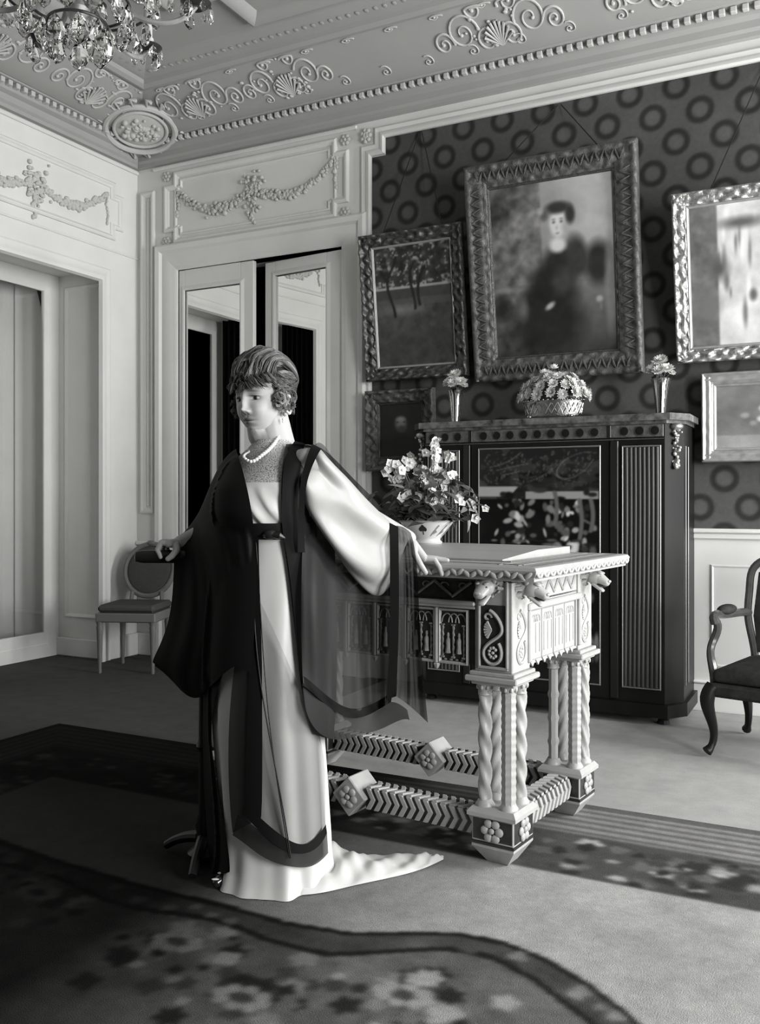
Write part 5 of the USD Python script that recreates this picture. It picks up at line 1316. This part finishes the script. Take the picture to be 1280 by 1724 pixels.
# chiffon tunic over the skirt
ov_ = part('chiffon_tunic', px_sheet([[(428, 905), (432, 905), (436, 905)], [(412, 1000), (424, 1000), (437, 1000)], [(398, 1100), (420, 1100), (440, 1100)], [(388, 1190), (415, 1190), (441, 1190)], [(385, 1290), (413, 1290), (442, 1290)], [(392, 1402), (415, 1390), (440, 1376)]], off=.020), 'chiffon', WM, smooth=True)
part('front_border', px_sheet([[(428, 905), (436, 905)], [(426, 1000), (438, 1000)], [(421, 1100), (441, 1100)], [(417, 1200), (442, 1200)], [(414, 1300), (442, 1300)], [(412, 1372), (440, 1377)]], nx_=14, off=.024), 'band', ov_, smooth=True)
part('thin_front', px_sheet([[(437, 1010), (470, 1080), (508, 1168)], [(441, 1110), (478, 1150), (530, 1215)], [(443, 1200), (485, 1230), (545, 1270)], [(442, 1300), (490, 1330), (548, 1340)], [(440, 1378), (495, 1420), (549, 1391)]], off=.020, fold=.004, ffreq=3), 'chiffon_thin', ov_, smooth=True)
part('hem_border', px_sheet([[(414, 1352), (438, 1376), (466, 1400), (497, 1419), (524, 1417), (549, 1388)], [(410, 1372), (436, 1398), (466, 1424), (500, 1437), (530, 1430), (551, 1402)]], ny_=12, off=.025), 'band', ov_, smooth=True)
part('hem_veil', px_sheet([[(400, 1372), (436, 1398), (466, 1424), (500, 1437), (530, 1430), (551, 1402)], [(392, 1406), (425, 1430), (458, 1450), (500, 1460), (530, 1456), (553, 1436)]], ny_=14, off=.022), 'chiffon', ov_, smooth=True)
crd = [Q(438, 910), Q(441, 1000), Q(447, 1080), Q(460, 1170), Q(478, 1270), Q(500, 1405)]
for q in crd: q[1] = gown_y(q[:1], q[2:])[0][0] - .027
part('girdle_cord', [tube(spline(crd, 40), .0022, 5), tube(spline(np.array(crd) + [(.008 + .012 * math.sin(k), 0, 0) for k in range(6)], 40), .0018, 5)], 'cord', ov_)

# black chiffon robe: front panel and borders on the table side
rb = part('chiffon_robe', px_sheet([[(482, 748, -.085), (512, 748, -.10), (536, 753, -.095), (548, 760, -.05)], [(475, 800), (505, 800), (530, 812, -.03), (552, 815, .0)], [(475, 860), (510, 860), (538, 862, -.02), (558, 860, .02)], [(480, 920), (515, 920), (542, 920, -.03), (564, 918, .03)], [(490, 1000), (520, 1000), (546, 1000, -.06), (566, 996, .02)], [(500, 1090), (528, 1090), (550, 1090, -.06), (568, 1090, .02)], [(510, 1170), (532, 1180), (551, 1180, -.06), (566, 1182, .02)], [(528, 1236), (542, 1240), (553, 1243, -.06), (562, 1244, .0)]], ny_=80, clamp=.016), 'chiffon_dense', WM, smooth=True)
part('neck_border', px_sheet([[(497, 742, -.06), (514, 747, -.075)], [(484, 765, -.12), (508, 775, -.13)], [(477, 800, -.14), (505, 805, -.15)], [(475, 850, -.16), (502, 850, -.15)], [(476, 890, -.15), (510, 890, -.13)], [(484, 940, -.15), (514, 940, -.13)], [(494, 1020, -.15), (513, 1020, -.13)], [(500, 1090, -.14), (516, 1090, -.12)], [(509, 1150, -.14), (526, 1160, -.12)]], nx_=16, ny_=80, clamp=.021), 'band', rb, smooth=True)
part('armhole_border', px_sheet([[(527, 748, -.085), (543, 756, -.10)], [(520, 762, -.150), (533, 770, -.160)], [(509, 800, -.180), (519, 806, -.182)], [(504, 840, -.185), (514, 842, -.182)], [(502, 885, -.165), (513, 885, -.155)], [(502, 930, -.15), (514, 930, -.14)]], nx_=12, clamp=.024), 'band', rb, smooth=True)

# white satin sleeve on the arm that leans on the table
SL = [((512, 748), (494, 786), -.062, .030), ((532, 752), (503, 806), -.080, .044), ((548, 764), (510, 835), -.10, .060), ((566, 786), (524, 868), -.085, .066), ((588, 810), (548, 905), -.06, .066), ((612, 836), (575, 945), -.03, .062), ((638, 860), (603, 978), .0, .058), ((660, 880), (630, 1000), .03, .052), ((678, 893), (650, 996), .055, .046), ((690, 903), (664, 975), .075, .040)]
tp = np.array([Q(*s[0], s[2]) for s in SL]); bp = np.array([Q(*s[1], s[2]) for s in SL]); rd = np.array([s[3] for s in SL]); n = 90; uu = np.linspace(0, len(SL) - 1, n)
I = np.arange(len(SL)); tp, bp, rd = CubicSpline(I, tp)(uu), CubicSpline(I, bp)(uu), CubicSpline(I, rd)(uu)
ang = np.arange(64) * 2 * np.pi / 64; rs = np.random.RandomState(6)
cen = (tp + bp) / 2; hv_ = (tp - bp) / 2
fold = np.zeros((n, 64))
for k in range(7): fold += rs.uniform(.2, .6) * np.sin(ang[None] * rs.randint(2, 7) + rs.uniform(0, 6.3) + uu[:, None] * rs.uniform(-1.6, 1.6))
fold *= .07 * np.clip((uu[:, None]) / 1.5, .1, 1)
nrm_ = np.array((.10, 1.0, 0)); ca, sa = np.cos(ang)[None, :, None], np.sin(ang)[None, :, None]
p = cen[:, None] + hv_[:, None] * np.sign(ca) * np.abs(ca) ** .85 * (1 + .5 * fold[:, :, None] * np.abs(ca)) + nrm_ * rd[:, None, None] * sa * (1 + fold[:, :, None] * 2.2)
part('satin_sleeve', T(p.reshape(-1, 3), grid_faces(n, 64, cv=True)), 'satin_sleeve', WM, smooth=True)
# the robe's long open sleeve behind that arm, with its dark borders
W_ = [[(524, 760, -.03), (552, 762, -.03), (590, 800, .0), (622, 832, .04), (648, 862, .07), (664, 884, .08)],
      [(512, 880, -.09), (545, 885, -.02), (585, 890, .04), (620, 905, .07), (645, 915, .08), (664, 920, .06)],
      [(508, 980, -.17), (545, 985, -.11), (585, 985, .0), (622, 985, .06), (645, 985, .06), (664, 985, .03)],
      [(508, 1080, -.18), (545, 1085, -.13), (585, 1088, -.03), (622, 1085, .03), (645, 1080, .03), (662, 1078, .01)],
      [(511, 1150, -.18), (545, 1178, -.13), (588, 1204, -.05), (625, 1198, .01), (645, 1187, .01), (660, 1178, .0)]]
wg = part('chiffon_sleeve', px_sheet(W_, nx_=90, ny_=70, fold=.016, fseed=2, ffreq=2.5), 'chiffon', WM, smooth=True)
hem = W_[-1]
part('sleeve_border', px_sheet([[(x, y - 12, d - .006) for x, y, d in hem], [(x - 1, y + 4, d - .007) for x, y, d in hem]], nx_=60, ny_=8, fold=.010, fseed=2, ffreq=2.5), 'band', wg, smooth=True)
part('sleeve_veil', px_sheet([[(x - 1, y + 4, d) for x, y, d in hem] + [(686, 1195, .0)], [(513, 1182, -.18), (532, 1228, -.15), (566, 1245, -.08), (606, 1238, -.02), (640, 1228, .01), (668, 1215, .01), (690, 1212, .0)]], nx_=60, ny_=16), 'chiffon', wg, smooth=True)
part('wrist_border', px_sheet([[(656, 880, .0), (671, 887, .0)], [(657, 950, -.03), (672, 955, -.03)], [(657, 1040, -.03), (672, 1040, -.03)], [(655, 1110, -.02), (670, 1112, -.02)], [(651, 1178, -.01), (668, 1172, -.01)]], nx_=10, ny_=60), 'band', wg, smooth=True)
part('wrist_veil', px_sheet([[(668, 885, .015), (680, 888, .015), (692, 897, .02)], [(671, 960, -.01), (688, 962, .01), (703, 965, .0)], [(671, 1050, -.02), (690, 1050, .01), (707, 1050, -.01)], [(670, 1130, -.01), (692, 1132, .02), (713, 1135, .0)], [(667, 1172, -.01), (692, 1190, .01), (721, 1217, .0)]], nx_=26, ny_=60, fold=.008, ffreq=2), 'chiffon', wg, smooth=True)
part('shoulder_veil', px_sheet([[(530, 750, -.03), (548, 752, -.02), (566, 782, .0), (578, 806, .01)], [(532, 756, -.13), (548, 766, -.05), (560, 786, -.02), (576, 808, .0)]], nx_=24, ny_=12), 'chiffon_thin', wg, smooth=True)

# the robe on her other side, dark and full over the arm that rests on the rail
D_ = [[(300, 925, .22), (325, 905, .30), (342, 885, .30), (358, 850, .26), (382, 800, .20), (408, 768, .12)],
      [(296, 908, .15), (314, 896, .17), (331, 872, .16), (345, 842, .10), (366, 796, .08), (399, 760, .05)],
      [(293, 955, .08), (322, 950, .05), (343, 930, .0), (364, 895, -.09), (390, 855, -.14), (414, 812, -.15)],
      [(285, 1040, .08), (320, 1045, .0), (355, 1045, -.07), (388, 1030, -.13), (412, 1000, -.16), (430, 915, -.17)],
      [(262, 1102, .09), (303, 1112, .01), (343, 1118, -.06), (378, 1100, -.12), (406, 1080, -.15), (430, 1040, -.17)],
      [(268, 1114, .09), (310, 1164, .02), (345, 1163, -.05), (385, 1128, -.12), (406, 1125, -.15), (424, 1130, -.17)]]
dk = part('dark_sleeve', px_sheet(D_, nx_=90, ny_=80, clamp=.045, fold=.010, fseed=9, ffreq=3), 'black_cloth', WM, smooth=True)
part('sleeve_lining', px_sheet([[(x + 3, y + 5, d + .09) for x, y, d in r] for r in D_[1:]], nx_=50, ny_=50), 'black_cloth', dk, smooth=True)
part('back_panel', px_sheet([[(343, 1080, .10), (368, 1080, .0), (398, 1080, -.06)], [(342, 1190, .08), (350, 1190, .03), (361, 1185, -.04)], [(342, 1280, .08), (350, 1280, .03), (359, 1275, -.05)], [(348, 1390, .05), (360, 1385, .0), (377, 1385, -.07)], [(357, 1470, .02), (370, 1472, -.05), (387, 1468, -.11)]], nx_=24, ny_=60, clamp=.026), 'black_cloth', dk, smooth=True)

# train spread on the carpet, shoe, pearls, earring
fr0 = [(470, 1513), (535, 1513), (590, 1501), (640, 1490), (690, 1478), (724, 1466), (747, 1455)]; bk0 = [(500, 1441), (556, 1441), (600, 1446), (640, 1449), (690, 1450), (724, 1449), (748, 1450)]
rg = [.080, .06, .034, .028, .022, .018, .006]


def on_floor(px, py): D = EYE * FPX / (py - 841.0); return np.array(((px - 640) / FPX * D + .3515, D - WD))


A_, B_ = np.array([on_floor(*q) for q in fr0]), np.array([on_floor(*q) for q in bk0]); n = 80; s7 = np.arange(7); u = np.linspace(0, 6, n)
A_, B_, rg = CubicSpline(s7, A_)(u), CubicSpline(s7, B_)(u), CubicSpline(s7, rg)(u); vv = np.linspace(0, 1, 36)
rip = .30 * np.sin(u[:, None] * 2.3 + 6 * vv[None]) + .22 * np.sin(u[:, None] * 5.1 - 7 * vv[None] + 1) + .12 * np.sin(u[:, None] * 11 + 9 * vv[None])
xy = A_[:, None] + (B_ - A_)[:, None] * vv[None, :, None]; zt = .016 + rg[:, None] * np.sin(np.pi * vv[None]) ** .7 * (1 + rip)
part('train', T(np.concatenate([xy, zt[..., None]], -1).reshape(-1, 3), grid_faces(n, 36)), 'satin', gn, smooth=True)
so = np.array((*on_floor(366, 1503), .024))
sh = M3.batch_hull([ball(so + (0, 0, .008), .016), ball(so - FT * .05 + (0, 0, .016), .026), ball(so - FT * .14 + (0, 0, .02), .026)])
part('shoe', to_tri(sh), 'shoe', WM); part('shoe_buckle', [blob(so + FT * .006 + (0, -.006, .022), (.012, .006, .003)), blob(so - FT * .02 + (0, -.008, .034), (.014, .006, .003))], 'pearl', WM)
nk = spline([Q(480, 719, .02), Q(468, 738, -.055), Q(452, 758, -.105), Q(437, 770, -.135), Q(424, 777, -.150), Q(414, 773, -.140), Q(413, 765, -.10), Q(418, 757, -.03)], 36)
pn = part('pearl_necklace', tube(nk, .0012, 4), 'cord', WM)
for i, q in enumerate(nk): part('pearl', blob(q, (.0036 + .0030 * math.sin(math.pi * min(1, i / 28)),) * 3, 2), 'pearl', pn)
part('earring', [blob(Q(477, 706, -.055), (.004,) * 3), blob(Q(477, 710, -.055), (.0028, .0028, .004))], 'pearl', WM)

# ------------------------------------------------------------------ dark stand with a rounded rail under her other hand
SD = thing('wooden_stand', 'dark wooden stand with a rounded rail under the woman\'s left-of-picture hand', 'stand', (-1.6477, 2.436, 0), YAW)
a, b = Q(230, 933, .105), Q(420, 946, .105); a[2] = b[2] = 1.021
part('rail', tube(np.vstack([a + (-.004, 0, 0), a, a + (.02, 0, 0), (a + b) / 2, b]), [.010, .017, .0215, .022, .022], 16), 'dark_wood', SD)
rc = Q(344, 1200, .105); fl = []
prof = [(.024, 0), (.05, .012), (.055, .03), (.03, .05), (.024, .09), (.03, .12), (.018, .16), (.017, .36), (.026, .38), (.018, .40), (.017, .62), (.025, .64), (.017, .66), (.016, .92), (.028, .95), (.02, .985), (.02, 1.01)]
part('post', lathe(prof, 18, rc[0], rc[1], 0.014), 'dark_wood', SD)
for k in range(3):
    an_ = k * 2.094 + .5; e = np.array((math.cos(an_), math.sin(an_), 0)); q = np.array((rc[0], rc[1], 0))
    part('foot', tube(spline([q + e * .02 + UP * .09, q + e * .10 + UP * .07, q + e * .17 + UP * .032], 12), np.linspace(.02, .014, 12), 10), 'black_wood', SD)
